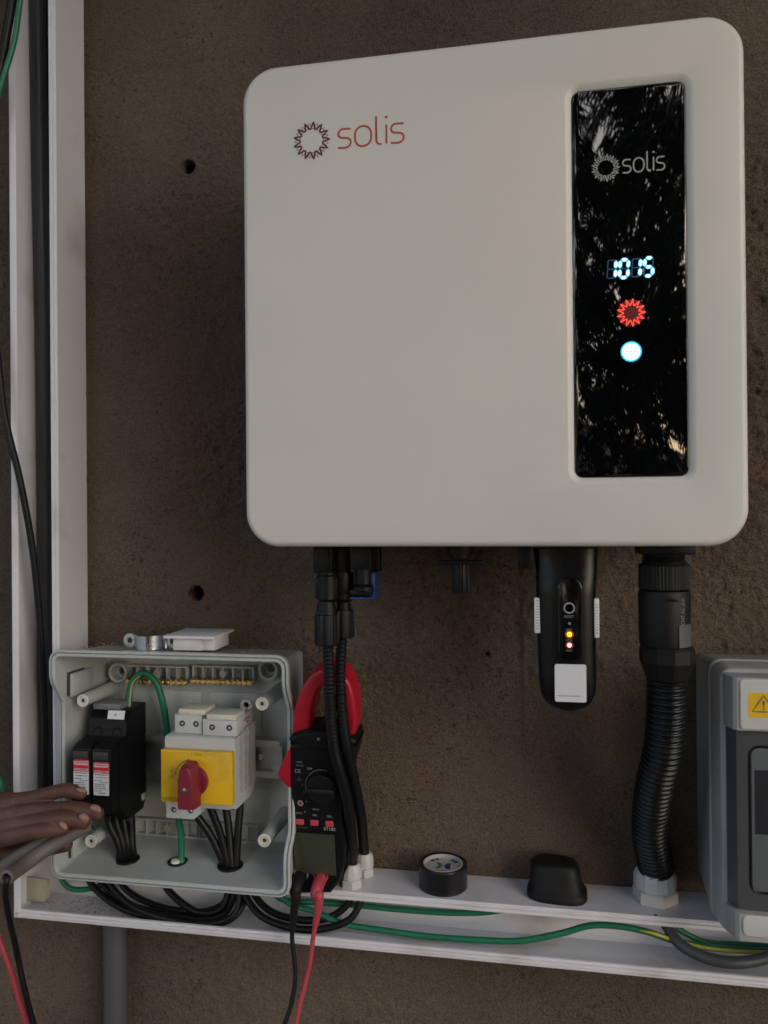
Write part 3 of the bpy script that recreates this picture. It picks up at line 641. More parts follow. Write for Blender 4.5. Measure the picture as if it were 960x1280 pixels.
# back wall relief
for (x0, x1, z0, z1, h) in ((ex(150), ex(252), ez(916), ez(864), 1.1), (ex(262), ex(327), ez(916), ez(864), 1.1), (ex(150), ex(335), ez(1018), ez(980), 1.0)):
    b = B(); b.box(x0, x1, 5.02, 5+h, z0, z1, .4); obj('raised_panel', b, M_encl, t)
def rack(xa, xb, pya, pyb, nb, d0):
    b = B(); x0, x1, z1, z0 = ex(xa, 840, d0), ex(xb, 840, d0), ez(pya, (xa+xb)/2, d0), ez(pyb, (xa+xb)/2, d0); tk = 1.3
    b.box(x0, x1, 5.03, d0, z1-tk, z1, .2); b.box(x0, x1, 5.03, d0, z0, z0+tk, .2)
    for k in range(nb+1):
        x = x0+(x1-x0-tk)*k/nb; b.box(x, x+tk, 5.04, d0-.3, z0+tk, z1-tk, .1)
    cx = (x0+x1)/2; b.lathe((cx, 5, (z0+z1)/2), [(3.0, .1), (3.0, d0-4.8), (1.3, d0-4.8), (1.3, d0-8)], 'd', 20)
    return obj('terminal_rack', b, M_encl, t)
rack(158, 234, 832.5, 851, 6, 14); rack(240, 317, 833, 852, 6, 14); rack(168, 246, 1025, 1046, 6, 11); rack(244, 320, 1030, 1052, 6, 11)
# brass bars with screws
for xa, xb, n_ in ((156, 233, 11), (237, 316, 12)):
    x0, x1 = ex(xa, 850, 22), ex(xb, 850, 22); z = ez(853, (xa+xb)/2, 22)
    b = B(); b.box(x0, x1, 15, 20, z-2.2, z+2.2, .5); br = obj('brass_bar', b, M_brass, t)
    for k in range(n_):
        x = x0+3+(x1-x0-6)*k/(n_-1); an = random.uniform(0, pi)
        b = B(); b.lathe((x, 21.05, z), [(2.6, -1), (2.6, 1.3), (2.0, 1.9)], 'd', 12); b.box(x-1.6, x+1.6, 22.2, 23.0, z-.5, z+.3, .2)
        bmesh.ops.rotate(b.bm, verts=b.bm.verts, cent=W((x, 22, z)), matrix=Matrix.Rotation(an, 3, 'Y'))
        obj('screw', b, M_brass, br)
# corner sockets and screw posts
for px, py in ((147, 841), (335, 838)):
    q = pix(px, py, 18); b = B(); b.lathe((q[0], 5, q[2]), [(9.5, .05), (9.2, 13), (8.2, 13.6), (6.8, 13), (6.2, 4), (3.6, 4), (3.4, -1)], 'd', 32); so_ = obj('corner_socket', b, M_encl, t)
    b = B(); b.lathe((q[0]+1, 9.2, q[2]+1), [(3.6, 0), (3.2, .3)], 'd', 18); obj('socket_hole', b, M_ink, so_)
for px, py, df in ((103, 876, 61), (327, 880, 58), (330, 1051, 62), (113, 1052, 60)):
    q = pix(px, py, df); b = B(); b.lathe((q[0], 5, q[2]), [(6.8, .05), (5.2, df-9), (5.0, df-6.5)], 'd', 28); po = obj('screw_post', b, M_encl, t)
    b = B(); b.lathe((q[0], df-1.48, q[2]), [(5.2, 0), (5.5, .4), (5.5, 1.2), (5.0, 1.6), (4.2, 1.6), (3.8, .2), (2.9, .2), (2.7, .9), (1.9, .9), (1.8, -1.2)], 'd', 28); pt_ = obj('post_tip', b, M_post, po, sharp=20)
    b = B(); b.lathe((q[0], df-1.4, q[2]), [(1.75, 0), (1.6, .1)], 'd', 16); obj('bore', b, M_ink, pt_)  # dark disc painted for the shade inside the bore
# guide ribs on left wall
for pyt, pyb in ((838, 866), (1042, 1064)):
    z1, z0 = pix(108, pyt, 45)[2], pix(108, pyb, 45)[2]
    b = B(); b.box(EX0+8.2, EX0+11.6, 28, 61, z0, z1, .8); obj('guide_block', b, M_encl, t)
    b = B(); b.box(EX0+8.0, EX0+9.2, 30, 63, z0+1, z1+1.4, .3); obj('guide_slot', b, M_ink, t)
# rail
b = B(); x0, x1 = ex(176, 950, 16), ex(351, 950, 16); zt_, zb_ = ez(925, 335, 18), ez(972, 335, 18)
b.prism([(18.5, zt_), (18.5, zt_-4.5), (11.5, zt_-4.5), (11.5, zb_+4.5), (18.5, zb_+4.5), (18.5, zb_), (19.6, zb_), (19.6, zb_+5.6), (12.6, zb_+5.6), (12.6, zt_-5.6), (19.6, zt_-5.6), (19.6, zt_)], 'x', x0, x1); rl = obj('din_rail', b, M_steeld, t, sharp=15)
q = pix(325, 946, 13); b = B(); b.lathe((q[0], 12.65, q[2]), [(3.8, 0), (3.8, 1.2), (2.8, 2.2), (.6, 2.4)], 'd', 20); obj('rail_screw', b, M_steel, rl)
# cable entries in the floor, the dark of their holes painted as black discs
zf = EZ0+8.5
def onfloor(px, py): return onz(px, py, zf+1)
for nm, (px, py), r_ in (('cable_entry', (160, 1072), 10), ('cable_entry', (222, 1075), 8.5), ('cable_entry', (288, 1080), 11)):
    q = onfloor(px, py); b = B(); b.lathe((q[0], q[1], zf+.3), [(r_, -2), (r_, .3), (r_-1, .5)], 'z', 28); obj(nm, b, M_blk, t)
E1, E2, E3 = onfloor(158, 1071), onfloor(224, 1076), onfloor(288, 1080)
b = B(); b.lathe((E2[0]-2, E2[1]+2, zf+.8), [(4.5, 0), (4, 1.8), (2, 2.4)], 'z', 14); obj('conduit_end', b, M_post, t)

# ---- surge protector
SX1 = -336.5; SX0 = SX1-36.5; sm_ = (SX0+SX1)/2
t2 = thing('surge_protector', (sm_, 20, -200), 'black two module surge protector with red and white labels, left in the open box', 'surge protector')
zs_ = lambda py, px=150, d=78: pix(px, py, d)[2]
zF1, zF0 = zs_(934, 115, 79), zs_(1020, 125, 79)
zU1 = pix(165, 881, 30)[2]; zL0 = pix(165, 1022, 45)[2]
body = [(18, zU1), (44, zU1), (46, zU1-3), (52, zU1-7), (54, zU1-22), (60, zF1+3), (66, zF1), (66, zF0+4), (60, zF0-1), (50, zL0), (24, zL0), (18, zL0+9)]
b = B(); b.prism(body, 'x', SX0+.4, SX1-.4); 
bmesh.ops.bevel(b.bm, geom=list(b.bm.edges), offset=.0007, segments=2, affect='EDGES'); hb = obj('housing', b, M_blk, t2, sharp=30)
for k in range(2):
    xa = SX0+k*18.3+.5; xb = xa+17.3
    b = B(); b.prism([(66.05, zF1+1), (72, zF1+1), (78.4, zF1-2.5), (79, zF1-5), (79, zF0+7), (76, zF0+1), (66.05, zF0+1)], 'x', xa, xb)
    bmesh.ops.bevel(b.bm, geom=list(b.bm.edges), offset=.0009, segments=2, affect='EDGES'); ct = obj('cartridge', b, M_blk, t2, sharp=30)
    b = B(); b.box(xa+1.8, xb-1.8, 78.9, 80.0, zs_(950, 115, 80), zs_(940, 115, 80), .4); obj('pull_tab', b, mat('dark_grey_tab', (.035, .035, .037), .5, .1), ct)
    zl1, zl0 = zs_(950.5 if k == 0 else 952.5, 115, 79.3), zs_(994, 120, 79.3)
    b = B(); b.plate(rr(xa+2.0, xb-1.4, zl0, zl1, .7, 3), 79.0, 79.3); lb = obj('label', b, M_label, ct)
    hh = zl1-zl0; w0, w1 = xa+2.0, xb-1.4
    b = B(); b.poly([(w0+.02, zl1-hh*.34), (w1-.02, zl1-hh*.34), (w1-.02, zl1-.02), (w0+.02, zl1-.02)][::1], 79.35); obj('red_band', b, M_labelred, lb, keep=True)
    b = B(); 
    for (u0, u1) in ((.04, .15), (.25, .31)):
        b.poly([(w0+.5, zl1-hh*u1), (w1-.5, zl1-hh*u1), (w1-.5, zl1-hh*u0), (w0+.5, zl1-hh*u0)], 79.39)
    obj('white_strip', b, mat('faded_pink_print', (.62, .40, .42), .5, .2, 900), lb, keep=True)
    b = B(); random.seed(9)
    for j, (u, l0, l1) in enumerate(((.085, .1, .88), (.275, .12, .85), (.375, .08, .9), (.455, .14, .84), (.54, .08, .55), (.60, .42, .95), (.66, .08, .66), (.72, .08, .78), (.79, .1, .8), (.86, .1, .52), (.93, .34, .78))):
        xx = w0+(w1-w0)*l0
        while xx < w0+(w1-w0)*l1:
            ww = random.uniform(.4, 1.3); z = zl1-hh*u
            b.poly([(xx, z-.42), (xx+ww, z-.42), (xx+ww, z+.30), (xx, z+.34)], 79.43); xx += ww+random.choice((.2, .25, .6))
    obj('printed_lines', b, M_ink, lb, keep=True)
    for m_ in range(1):
        zc = zs_(915, 120, 55); b = B(); b.lathe(((xa+xb)/2, 53.2, zc), [(4.4, 0), (4.4, .9), (3.6, .9), (3.4, -3)], 'd', 20); obj('terminal_ring', b, M_blkm, hb)
z1 = pix(140, 876, 40)[2]
b = B(); b.box(SX0+3, SX1-8, 30, 50, zU1+.1, zU1+5.2, .7); obj('grey_bridge', b, mat('grey_clip', (.16, .16, .17), .45, .1), t2)
b = B(); b.prism([(52.4, zs_(888, 130, 54)), (54.6, zs_(898, 130, 54)), (55.2, zs_(898, 130, 54)), (53.2, zs_(888, 130, 54))], 'x', SX0+19.5, SX1-1.5); obj('white_flag', b, M_label, t2)
q = ((SX0+SX1)/2+9, 54.6, zs_(893, 130, 55)); b = B(); b.poly([(q[0]-.9, q[2]-.5), (q[0]+.9, q[2]-.5), (q[0]+.9, q[2]+.5), (q[0]-.9, q[2]+.5)], 54.9); obj('flag_mark', b, M_ink, t2, keep=True)
q = pix(181, 995, 24); b = B(); b.box(SX1-.2, SX1+.9, 22, 28, q[2]-3, q[2]+3, .3); obj('latch_tip', b, M_label, t2)
q = pix(166, 1017, 42); b = B(); b.box(SX1-6, SX1-1.5, 38, 46, zL0-3, zL0+2, .6); obj('blue_ferrule', b, M_blue, t2)
for k, (px, dz) in enumerate(((136, 52), (145, 49), (154, 46), (163, 42))):
    q = pix(px, 1020, dz); lab = ['leftmost', 'second from left', 'third from left', 'rightmost'][k]
    b = B(); b.tube([(q[0], dz, zL0+4), (q[0]+.5, dz, zL0-4), (E1[0]-5.5+k*3.6, E1[1]+3-k*1.0, (zL0+zf)/2-4), (E1[0]-5+k*3.4, E1[1]+2-k*1.5, zf+1), (E1[0]-5+k*3.4, E1[1]+2-k*1.5, zf-6)], 3.3, 12, 6)
    sole('black_cable', b, M_cable, lab+' of the four short black cables below the surge protector', 'cable', 'black cables leaving the surge protector')

# ---- isolator switch
IX_1 = -232.5; IX_0 = pix(207, 930, 66)[0]
t2 = thing('isolator_switch', ((IX_0+IX_1)/2, 20, -200), 'pale grey isolator switch with yellow front plate and dark red handle', 'isolator switch')
zI = lambda py, px=255, d=68: pix(px, py, d)[2]
zA, zB_ = zI(922), zI(1010)
b = B(); b.prism([(18, zI(905, 300, 30)), (34, zI(905, 300, 30)), (34, zA), (66, zA), (68, zA-1.2), (68, zB_), (66, zB_-1), (34, zB_-2), (24, zB_+1), (18, zB_+10)], 'x', IX_0, IX_1)
bmesh.ops.bevel(b.bm, geom=list(b.bm.edges), offset=.0006, segments=2, affect='EDGES'); ib = obj('housing', b, M_iso, t2, sharp=30)
xm = (pix(217, 905, 62)[0]); pairs = [(pix(217.5, 905, 60)[0], pix(252, 905, 60)[0], 59.0, 893, 924), (pix(252.5, 905, 63)[0], IX_1-.3, 62.0, 898, 926)]
for xa, xb, df, p1, p0 in pairs:
    z1 = pix((235), p1, df)[2]; z0 = zA+.1
    b = B(); b.box(xa, xb, 24, df, z0, z1, .6); tb = obj('terminal_block', b, M_iso, t2)
    for f_ in (.28, .78):
        x = xa+(xb-xa)*f_; zc = (z1+z0)/2+.2; b = B(); b.lathe((x, df+.02, zc), [(2.6, 0), (2.5, .15), (2.0, .1)], 'd', 18); tr = obj('screw_hole', b, M_ink, tb)
        b = B(); b.lathe((x+.3, df+.12, zc-.4), [(1.2, 0), (.8, .2)], 'd', 12); obj('screw_head', b, M_steel, tr)
    b = B(); b.box(xa+4.2, xb+ (3.4 if df < 60 else -.4), df-20, df+1.5, z1+.1, z1+4.6, .5); b.box((xa+xb)/2+1, (xa+xb)/2+3, df+1.2, df+1.7, z1+.2, z1+2.2, .1); obj('cream_cover', b, M_cream, t2)
# side ear
q = pix(308, 881, 24); b = B(); b.lathe((q[0], 22, q[2]), [(2.6, 0), (2.6, 3), (5.4, 3), (5.4, 0)], 'd', 22); b.box(q[0]-5.4, q[0]+5.4, 22.1, 24.8, q[2]-9, q[2]-2.9, .2); obj('mounting_ear', b, M_iso, t2)
# lower terminals
xa, xb = pix(209, 1015, 67)[0], pix(252, 1015, 67)[0]; z0, z1 = zI(1023, 230), zI(1007)
b = B(); b.prism([(xa, z0), (xb-6, z0), (xb, z0+5), (xb, z1), (xa, z1)], 'd', 26, 68.6); lt = obj('terminal_block', b, M_iso, t2)
for f_ in (.22, .70):
    x = xa+(xb-xa)*f_; zc = zI(1012.5, 230); b = B(); b.lathe((x, 68.62, zc), [(2.4, 0), (2.3, .2), (1.8, .15)], 'd', 18); obj('screw_hole', b, M_ink, lt)
    b = B(); b.lathe((x+.3, 68.8, zc-.3), [(1.2, 0), (.9, .25)], 'd', 12); obj('screw_head', b, M_steel, lt)
for px in (270, 291):
    q = pix(px, 1012, 68.2); b = B(); b.poly([(q[0]-2, q[2]-.5), (q[0]+2, q[2]-.5), (q[0]+2, q[2]+.5), (q[0]-2, q[2]+.5)], 68.1); obj('vent_slot', b, M_ink, ib, keep=True)
# side print
b = B(); random.seed(4); xs_ = IX_1+.06
for col in range(3):
    for k in range(34):
        z = zA+2-k*1.55
        if z < zB_+4 or (col == 1 and k % 7 == 3): continue
        d0_ = 30+col*10.5; ln = random.uniform(4, 8.6)
        vs_ = b.vs([(xs_, d0_, z), (xs_, d0_+ln, z), (xs_, d0_+ln, z+.62), (xs_, d0_, z+.62)]); b.bm.faces.new(vs_)
obj('side_print', b, M_inkg, ib, keep=True)
b = B()
for k, (d0_, l_) in enumerate(((34, 14), (36, 6), (32, 18))):
    z = zA+9-k*3.0; vs_ = b.vs([(xs_, d0_, z), (xs_, d0_+l_, z), (xs_, d0_+l_, z+(1.2 if k < 2 else .5)), (xs_, d0_, z+(1.2 if k < 2 else .5))]); b.bm.faces.new(vs_)
obj('side_logo', b, M_labelred, ib, keep=True)
# yellow plate
dY = 76.0
yx0, yx1, yz1, yz0 = pix(201, 970, dY)[0], pix(290, 970, dY)[0], pix(245, 939, dY)[2], pix(245, 1005, dY)[2]
b = B(); b.loft([[(x, d, z) for x, z in rr(yx0-i, yx1+i, yz0-i, yz1+i, .8+abs(i)*.2, 3)] for i, d in ((-1, 67.8), (-1, 69), (0, 71.5), (0, dY-.8), (-.3, dY-.2), (-.8, dY))]); yp = obj('yellow_plate', b, M_yel, t2)
q = pix(242.5, 975.5, dY)
b = B(); b.lathe((q[0], dY, q[2]), [(12.6, .02), (12.6, 2.4), (12.2, 3.0), (10, 3.4)], 'd', 48); kn = obj('knob_disc', b, M_redk, t2)
hx, hz = q[0]-.3, q[2]
L_ = []
for d, wt, wm, top, bot in ((dY+3.2, 5.6, 7.6, 17.2, 18.6), (dY+12, 5.0, 7.0, 16.6, 18.4), (dY+16.5, 4.2, 6.2, 15.6, 17.8), (dY+17.5, 3.6, 5.6, 15.0, 17.2)):
    L_.append([(hx-wm, d, hz-bot), (hx+wm, d, hz-bot), (hx+wm*1.0, d, hz-6), (hx+wm, d, hz+6), (hx+wt, d, hz+top-2), (hx+wt-1.6, d, hz+top), (hx-wt+1.6, d, hz+top), (hx-wt, d, hz+top-2), (hx-wm, d, hz+6), (hx-wm, d, hz-6)])
b = B(); b.loft(L_); hd_ = obj('handle', b, M_redk, t2, sharp=20)
b = B(); b.lathe((hx, dY+17.55, hz-2.2), [(2.7, 0), (2.6, .12), (2.2, .1)], 'd', 20); hh_ = obj('screw_hole', b, M_ink, hd_)
b = B(); b.lathe((hx+.1, dY+17.7, hz-2.1), [(1.8, 0), (1.2, .35), (.3, .5)], 'd', 16); obj('screw_head', b, M_brass, hd_)
text('I ON', q[0]+2, pix(242, 943.2, dY)[2], dY+.05, 4.2, M_olive, yp); text('0', pix(215, 965, dY)[0], pix(215, 964.5, dY)[2], dY+.05, 4.4, M_olive, yp); text('OFF', pix(214, 971, dY)[0], pix(214, 971.5, dY)[2], dY+.05, 3.6, M_olive, yp)
text('BENEDICT', pix(204, 995, dY)[0], pix(204, 998.5, dY)[2], dY+.05, 4.2, M_olive, yp, align='LEFT', wx=.82, bold=.12)
b = B(); b.ribbon([(q[0]+17.3*cos(a_), q[2]+17.3*sin(a_)) for a_ in [radians(108+52*k/12) for k in range(13)]], .8, dY, False, .05)
for an, s_ in ((160, 1), (108, -1)):
    a_ = radians(an); px_, pz_ = q[0]+17.3*cos(a_), q[2]+17.3*sin(a_); tg = Vector((-sin(a_), cos(a_)))*s_; nm = Vector((cos(a_), sin(a_)))
    b.poly([(px_+tg.x*2.6, pz_+tg.y*2.6), (px_+nm.x*1.1, pz_+nm.y*1.1), (px_-nm.x*1.1, pz_-nm.y*1.1)], dY+.05)
obj('arc_arrow', b, M_olive, yp, keep=True)
for k, (px, lab) in enumerate(((236, 'leftmost, most slanted'), (262, 'second from left'), (281, 'third from left'), (301, 'rightmost, nearly upright'))):
    dz = 52 if k < 2 else 40; q = pix(px, 1024, dz); z0 = zB_+1
    b = B(); b.tube([(q[0], dz, z0), (q[0]+(.6 if k < 3 else -.3), dz, z0-6), ((q[0]*.4+(E3[0]-5+k*3.4)*.6), (dz*.4+E3[1]*.6), z0*.45+zf*.55), (E3[0]-5.4+k*3.6, E3[1]+2-abs(k-1.5), zf+1), (E3[0]-5+k*3.4, E3[1], zf-6)], 3.3, 12, 7)
    sole('black_cable', b, M_cable, lab+' of the four black cables below the isolator switch', 'cable', 'black cables leaving the isolator switch')
# earth wire loops
q_ = [pix(161, 900, 34), pix(161, 878, 34), pix(165, 853, 32), pix(180, 841, 32), pix(196, 855, 30), pix(205, 886, 28), pix(209, 915, 24), pix(212, 945, 22), (pix(219, 1000, 26)[0], 26, pix(219, 1000, 26)[2]), (pix(226, 1040, 36)[0], 36, pix(226, 1040, 36)[2]), (E2[0]+2, E2[1], zf+2), (E2[0]+3, E2[1], zf-6)]
b = B(); b.tube(q_, 2.9, 14, 10); gw = sole('earth_wire', b, M_green, 'green earth wire arching over from the surge protector inside the open box', 'wire')
b = B(); b.tube([(p[0]+1.9, p[1]+1.9, p[2]) for p in q_[0:3]]+[(q_[3][0]-3, q_[3][1]+2.0, q_[3][2]-2.5)], .9, 8, 8); obj('pale_stripe', b, mat('pale_stripe', (.42, .36, .2), .5, .1), gw)

# ---- things on top of the open box
zT = EZ1
t2 = thing('pipe_clamp', (pix(186, 810, 66)[0], 66, zT), 'shiny galvanised metal pipe clamp standing on top of the open box', 'clamp')
xc = pix(184, 805, 66)[0]; zc0, zc1 = zT+.1, zT+12.5
def strip(pts, th):
    P_ = [Vector(p) for p in pts]; o_ = []; i_ = []
    for k, p in enumerate(P_):
        tt = (P_[min(k+1, len(P_)-1)]-P_[max(k-1, 0)]).normalized(); nn = Vector((-tt.y, tt.x))*th/2
        o_.append(tuple(p+nn)); i_.append(tuple(p-nn))
    return o_+i_[::-1]
arc_ = [(xc+12.5*cos(a_), 60+12.5*sin(a_)) for a_ in [pi-pi*k/16 for k in range(17)]]
b = B(); b.prism(strip([(xc-15.2, 58.6), (xc-13.4, 58.8)]+arc_+[(xc+13.4, 58.8), (xc+15.2, 58.6)], 1.7), 'z', zc0, zc1)
bmesh.ops.bevel(b.bm, geom=list(b.bm.edges), offset=.0004, segments=1, affect='EDGES'); obj('strap', b, M_steel, t2, sharp=35)
for s_ in (-1, 1):
    xe = xc+s_*19.4; zc = (zc0+zc1)/2; N = 24; b = B()
    def ring(r1, r2, d): return [(xe+(r1 if (abs(cos(q)) < .8 or cos(q)*s_ > 0) else r1)*cos(q), d, zc+min(6, r2)*sin(q)) for q in [2*pi*k/N for k in range(N)]]
    b.loft([ring(2.5, 2.5, 57.8), ring(2.5, 2.5, 59.4), ring(5.8, 5.9, 59.4), ring(6.2, 6.2, 58.9), ring(6.2, 6.2, 57.8), ring(2.5, 2.5, 57.8)], cap=(False, False)); obj('ear', b, M_steel, t2)
t2 = thing('plastic_lid', (-270, 50, zT), 'small white plastic box lid lying on top of the open box', 'lid')
lx0, lx1 = pix(203, 797, 72)[0], pix(267, 797, 72)[0]; l2 = pix(259, 800, 68)[0]; l1 = pix(215.5, 800, 68)[0]
zl = pix(235, 797, 71)[2]
b = B(); b.box(l1, l2-5.2, 34, 67, zT+.1, zl-1.4, .5); b.box(l2-5.4, lx1-2.2, 34, 64.5, zT+.1, zl-1.4, .5); obj('rim', b, M_pvc, t2)
b = B(); b.box(lx0, lx1, 27, 71, zl-1.35, zl+1.1, .5); obj('top_plate', b, M_pvc, t2)
b = B(); random.seed(12)
for k in range(700):
    x = random.uniform(-384, -196); d = random.uniform(4, 66); r = random.uniform(.25, 1.0)
    b.lathe((x, d, zT-6+d*.07), [(r, 0), (r*.7, r*.4), (.05, r*.55)], 'z', 5)
dd = obj('dust_grains', b, M_dust); dd['kind'] = 'stuff'; dd['label'] = 'brown dust grains lying on top of the open box'; dd['category'] = 'dust'

# ================================================================== CLAMP METER
DM = 50.0; TH = radians(10); MZ0 = -310.6
def mt(px, py):
    v = ray(px, py); t_ = (DD-DM+MZ0*math.tan(TH))/(v.y+v.z*math.tan(TH))
    return v.x*t_, (v.z*t_-MZ0)/cos(TH)
_m0 = mt(395, 1118)
t2 = thing('clamp_meter', (_m0[0], DM, MZ0), 'black clamp meter with red jaws standing on the ledge behind the PV cables', 'clamp meter')
t2.rotation_euler = (TH, 0, 0)
def mp(px, py, d=None):
    x, s_ = mt(px, py); return (x, MZ0+s_)
def mw(px, py, e=0):                      # the same point in the wall's frame, e mm proud of the face
    x, s_ = mt(px, py); return Vector((x, DM+s_*sin(TH)+e*cos(TH), MZ0+s_*cos(TH)-e*sin(TH)))
def mo(L_, d=None): return [mp(px, py) for px, py in L_]
bodyo = [(366, 1118), (363, 1106), (360, 1094), (358.5, 1075), (358, 1050), (359, 1035), (362.5, 1022), (363, 1000), (362.5, 970), (363, 940), (362, 930), (447, 932), (444, 945), (437, 970), (431, 1000), (429, 1020), (431, 1040), (432.5, 1060), (431, 1080), (427, 1096), (421, 1108), (413, 1117.5)]
b = B(); b.plate(mo(bodyo), 22, DM, 3.0, 4); mb = obj('body', b, M_blk, t2, sharp=40)
bumper = [(358, 1108), (355.8, 1090), (355.6, 1050), (358, 1036), (362, 1036), (362, 1108)]
for L_ in (bumper, [(430, 1010), (434, 1014), (436.5, 1040), (437, 1065), (434, 1088), (424, 1108), (418, 1108), (427, 1088), (430, 1062), (430, 1040), (427.5, 1020)]):
    b = B(); b.plate(mo(L_, DM-6), 26, DM-6, 1.5, 3); obj('grip', b, M_rub, mb)
b = B(); N = 40; e0 = mp(404, 924, DM+3); L0 = []
def ell(kx, kz, d, cz=0): return [(e0[0]+27.8*kx*(abs(cos(a_))**1.0)*math.copysign(1, cos(a_)), d, e0[1]+cz+8.0*kz*math.copysign(abs(sin(a_))**1.25, sin(a_))) for a_ in [2*pi*k/N for k in range(N)]]
b.loft([ell(.94, .92, 24), ell(1, 1, 26), ell(1, 1, DM+1), ell(.97, .94, DM+3), ell(.90, .80, DM+4)]); obj('barrier', b, M_blkm, t2, sharp=40)
q = mp(400, 921, DM+4); b = B(); b.lathe((q[0], DM+4, q[1]), [(1.5, 0), (1.2, .5), (.3, .7)], 'd', 14); obj('screw', b, M_steel, t2)
jo = [(363, 921), (364, 905), (366, 890), (371, 872), (378, 858), (387, 846), (397, 839.5), (406, 838), (406, 857), (399, 862), (393, 873), (388.5, 888), (385.5, 905), (384.5, 918)]
b = B(); b.plate(mo(jo), 24, 47, 3, 4); obj('jaw', b, M_redj, t2, sharp=40)
jo = [(406.3, 838), (416, 838.5), (428, 845), (437, 858), (441.5, 875), (444, 895), (444, 912), (441, 926), (432, 924), (432.5, 905), (430, 888), (426, 873), (419, 862), (406.3, 857)]
b = B(); b.plate(mo(jo), 24, 47, 3, 4); obj('jaw', b, M_redj, t2, sharp=40)
tr = [(363, 934), (356.5, 945), (350.5, 958), (347.5, 966), (349.5, 972), (357.5, 981), (363, 984)]
b = B(); b.plate(mo(tr), 45.5, 52, 2.0, 4); obj('trigger', b, M_redj, t2, sharp=40)
q = mp(404, 983); b = B(); b.lathe((q[0], DM, q[1]), [(15.6, .02), (15.6, .5), (15.0, .5)], 'd', 48); obj('dial_ring', b, M_blkm, mb)
b = B(); b.ribbon([(q[0]+14.6*cos(a_), q[1]+14.6*sin(a_)) for a_ in [radians(75+170*k/20) for k in range(21)]], .42, DM+.5, False, .05); obj('dial_line', b, M_inkg, mb, keep=True)
b = B(); b.lathe((q[0], DM+.5, q[1]), [(12.6, 0), (12.4, 5), (11.6, 6), (9, 6.2)], 'd', 40); dl = obj('dial', b, M_blkm, t2)
b = B(); b.box(q[0]-11.2, q[0]+11.2, DM+6, DM+10, q[1]-2.4, q[1]+2.4, 1.6, 3); obj('dial_grip', b, M_rub, dl)
for px in (375, 393, 412):
    q = mp(px, 1027+(px-375)*.07); b = B(); b.plate(rr(q[0]-3.4, q[0]+3.4, q[1]-2.4, q[1]+2.4, 1, 4), DM-.2, DM+1.2, .6, 3); obj('button', b, M_pinkb, t2)
z = (mp(367, 1090)[1], mp(367, 1040)[1]); x = (mp(367.5, 1060)[0], mp(419, 1060)[0])
b = B(); b.plate(rr(x[0]-1, x[1]+1, z[0]-1.4, z[1]+4.4, 1.6, 5), DM-.2, DM+.35, .2, 2); sf = obj('screen_frame', b, M_blkg, t2)
b = B(); b.plate(rr(x[0], x[1], z[0], z[1], .8, 4), DM+.3, DM+.6); obj('screen', b, M_lcd, sf)
T = lambda s_, px, py, sz, m_=M_inkm, **k: text(s_, *mp(px, py), DM+.06, sz, m_, mb, **k)
T('600A', 374.5, 952.5, 2.3, M_inkg); T('AC/DC', 375, 957, 2.1, M_inkg); T('CE', 372, 964, 4.4); T('OFF', 387, 961, 2.6); T('⚠', 374, 974, 3, M_inkg); T('HOLD', 373, 1016.5, 2.4); T('*', 381.5, 1016, 4); T('NCV', 395, 1012, 2.6); T('REL', 394, 1019, 2.6); T('SEL', 412, 1020.5, 2.8, wx=1.2)
T('V', 378, 982, 2.4, M_inkg); T('Ω', 380, 990, 2.4, M_inkg); T('A', 383, 1002, 2.0, M_inkg)
text('ST180', mp(412, 1035)[0], mp(412, 1036.2)[1], DM+.42, 4.0, M_inkm, sf, wx=.95, bold=.06); text('ENERGIZER'[:0] or 'TRUE RMS', mp(376, 1034)[0], mp(376, 1034)[1], DM+.42, 2.6, mat('gold_print', (.12, .085, .03), .6, .2), sf)
T('MAX', 395, 1097, 2.0, M_inkg); T('600V', 395, 1101, 2.0, M_inkg)
q = mp(375.5, 1004); b = B(); b.lathe((q[0], DM-.02, q[1]), [(1.6, .02), (1.6, .1), (2.5, .1), (2.5, .02)], 'd', 20); obj('ncv_ring', b, mat('pink_print', (.45, .22, .25), .5, .2), mb)
for px, py, m_ in ((376, 1093, M_inkm), (400.5, 1096, M_pinkb)):
    q = mp(px, py); b = B(); b.lathe((q[0]+.4, DM, q[1]+.6), [(5.4, .02), (5.4, .5), (6.2, .5), (6.3, .02)], 'd', 28); obj('jack_ring', b, m_, mb)
# leads
def lead(px, py, m_, boot, end, label, rr_):
    q = mw(px, py); t3 = thing('test_lead', mw(px, py, 4), label, 'test lead')
    b = B(); b.tube([mw(px, py, .6), mw(px, py, 8), mw(px, py, 13)+Vector((-.2, 0, -1.2)), mw(px, py, 14)+Vector((-.8, 0, -5))], lambda s_: 5.2-.7*s_, 18, 6); obj('plug', b, m_, t3)
    bp = [mw(px, py, 13)+Vector((-.9, 0, -4.5))]+[pix(*p) for p in boot]
    b = B(); b.tube(bp, lambda s_: 4.9-2.5*s_**.8 + (.25 if .6 < s_ and int(s_*30) % 2 else 0), 16, 10); obj('strain_relief', b, m_, t3)
    b = B(); b.tube([bp[-1]]+[pix(*p) for p in end], rr_, 12, 8); obj('wire', b, m_, t3)
lead(376, 1095, M_rub, [(370, 1122, 66), (367.5, 1140, 65), (366.5, 1158, 64)], [(365, 1172, 64), (368, 1200, 66), (369, 1225, 68), (364, 1255, 72), (352, 1290, 78), (330, 1340, 84)], 'black test lead plugged into the clamp meter, hanging down in front of the trunking', 1.85)
lead(401, 1098, M_redw, [(399, 1120, 68), (397, 1140, 67), (394, 1157, 66)], [(391, 1175, 66), (388, 1200, 68), (382, 1228, 70), (375, 1255, 74), (368, 1290, 78), (356, 1340, 84)], 'pink red test lead plugged into the clamp meter beside the black one', 1.9)

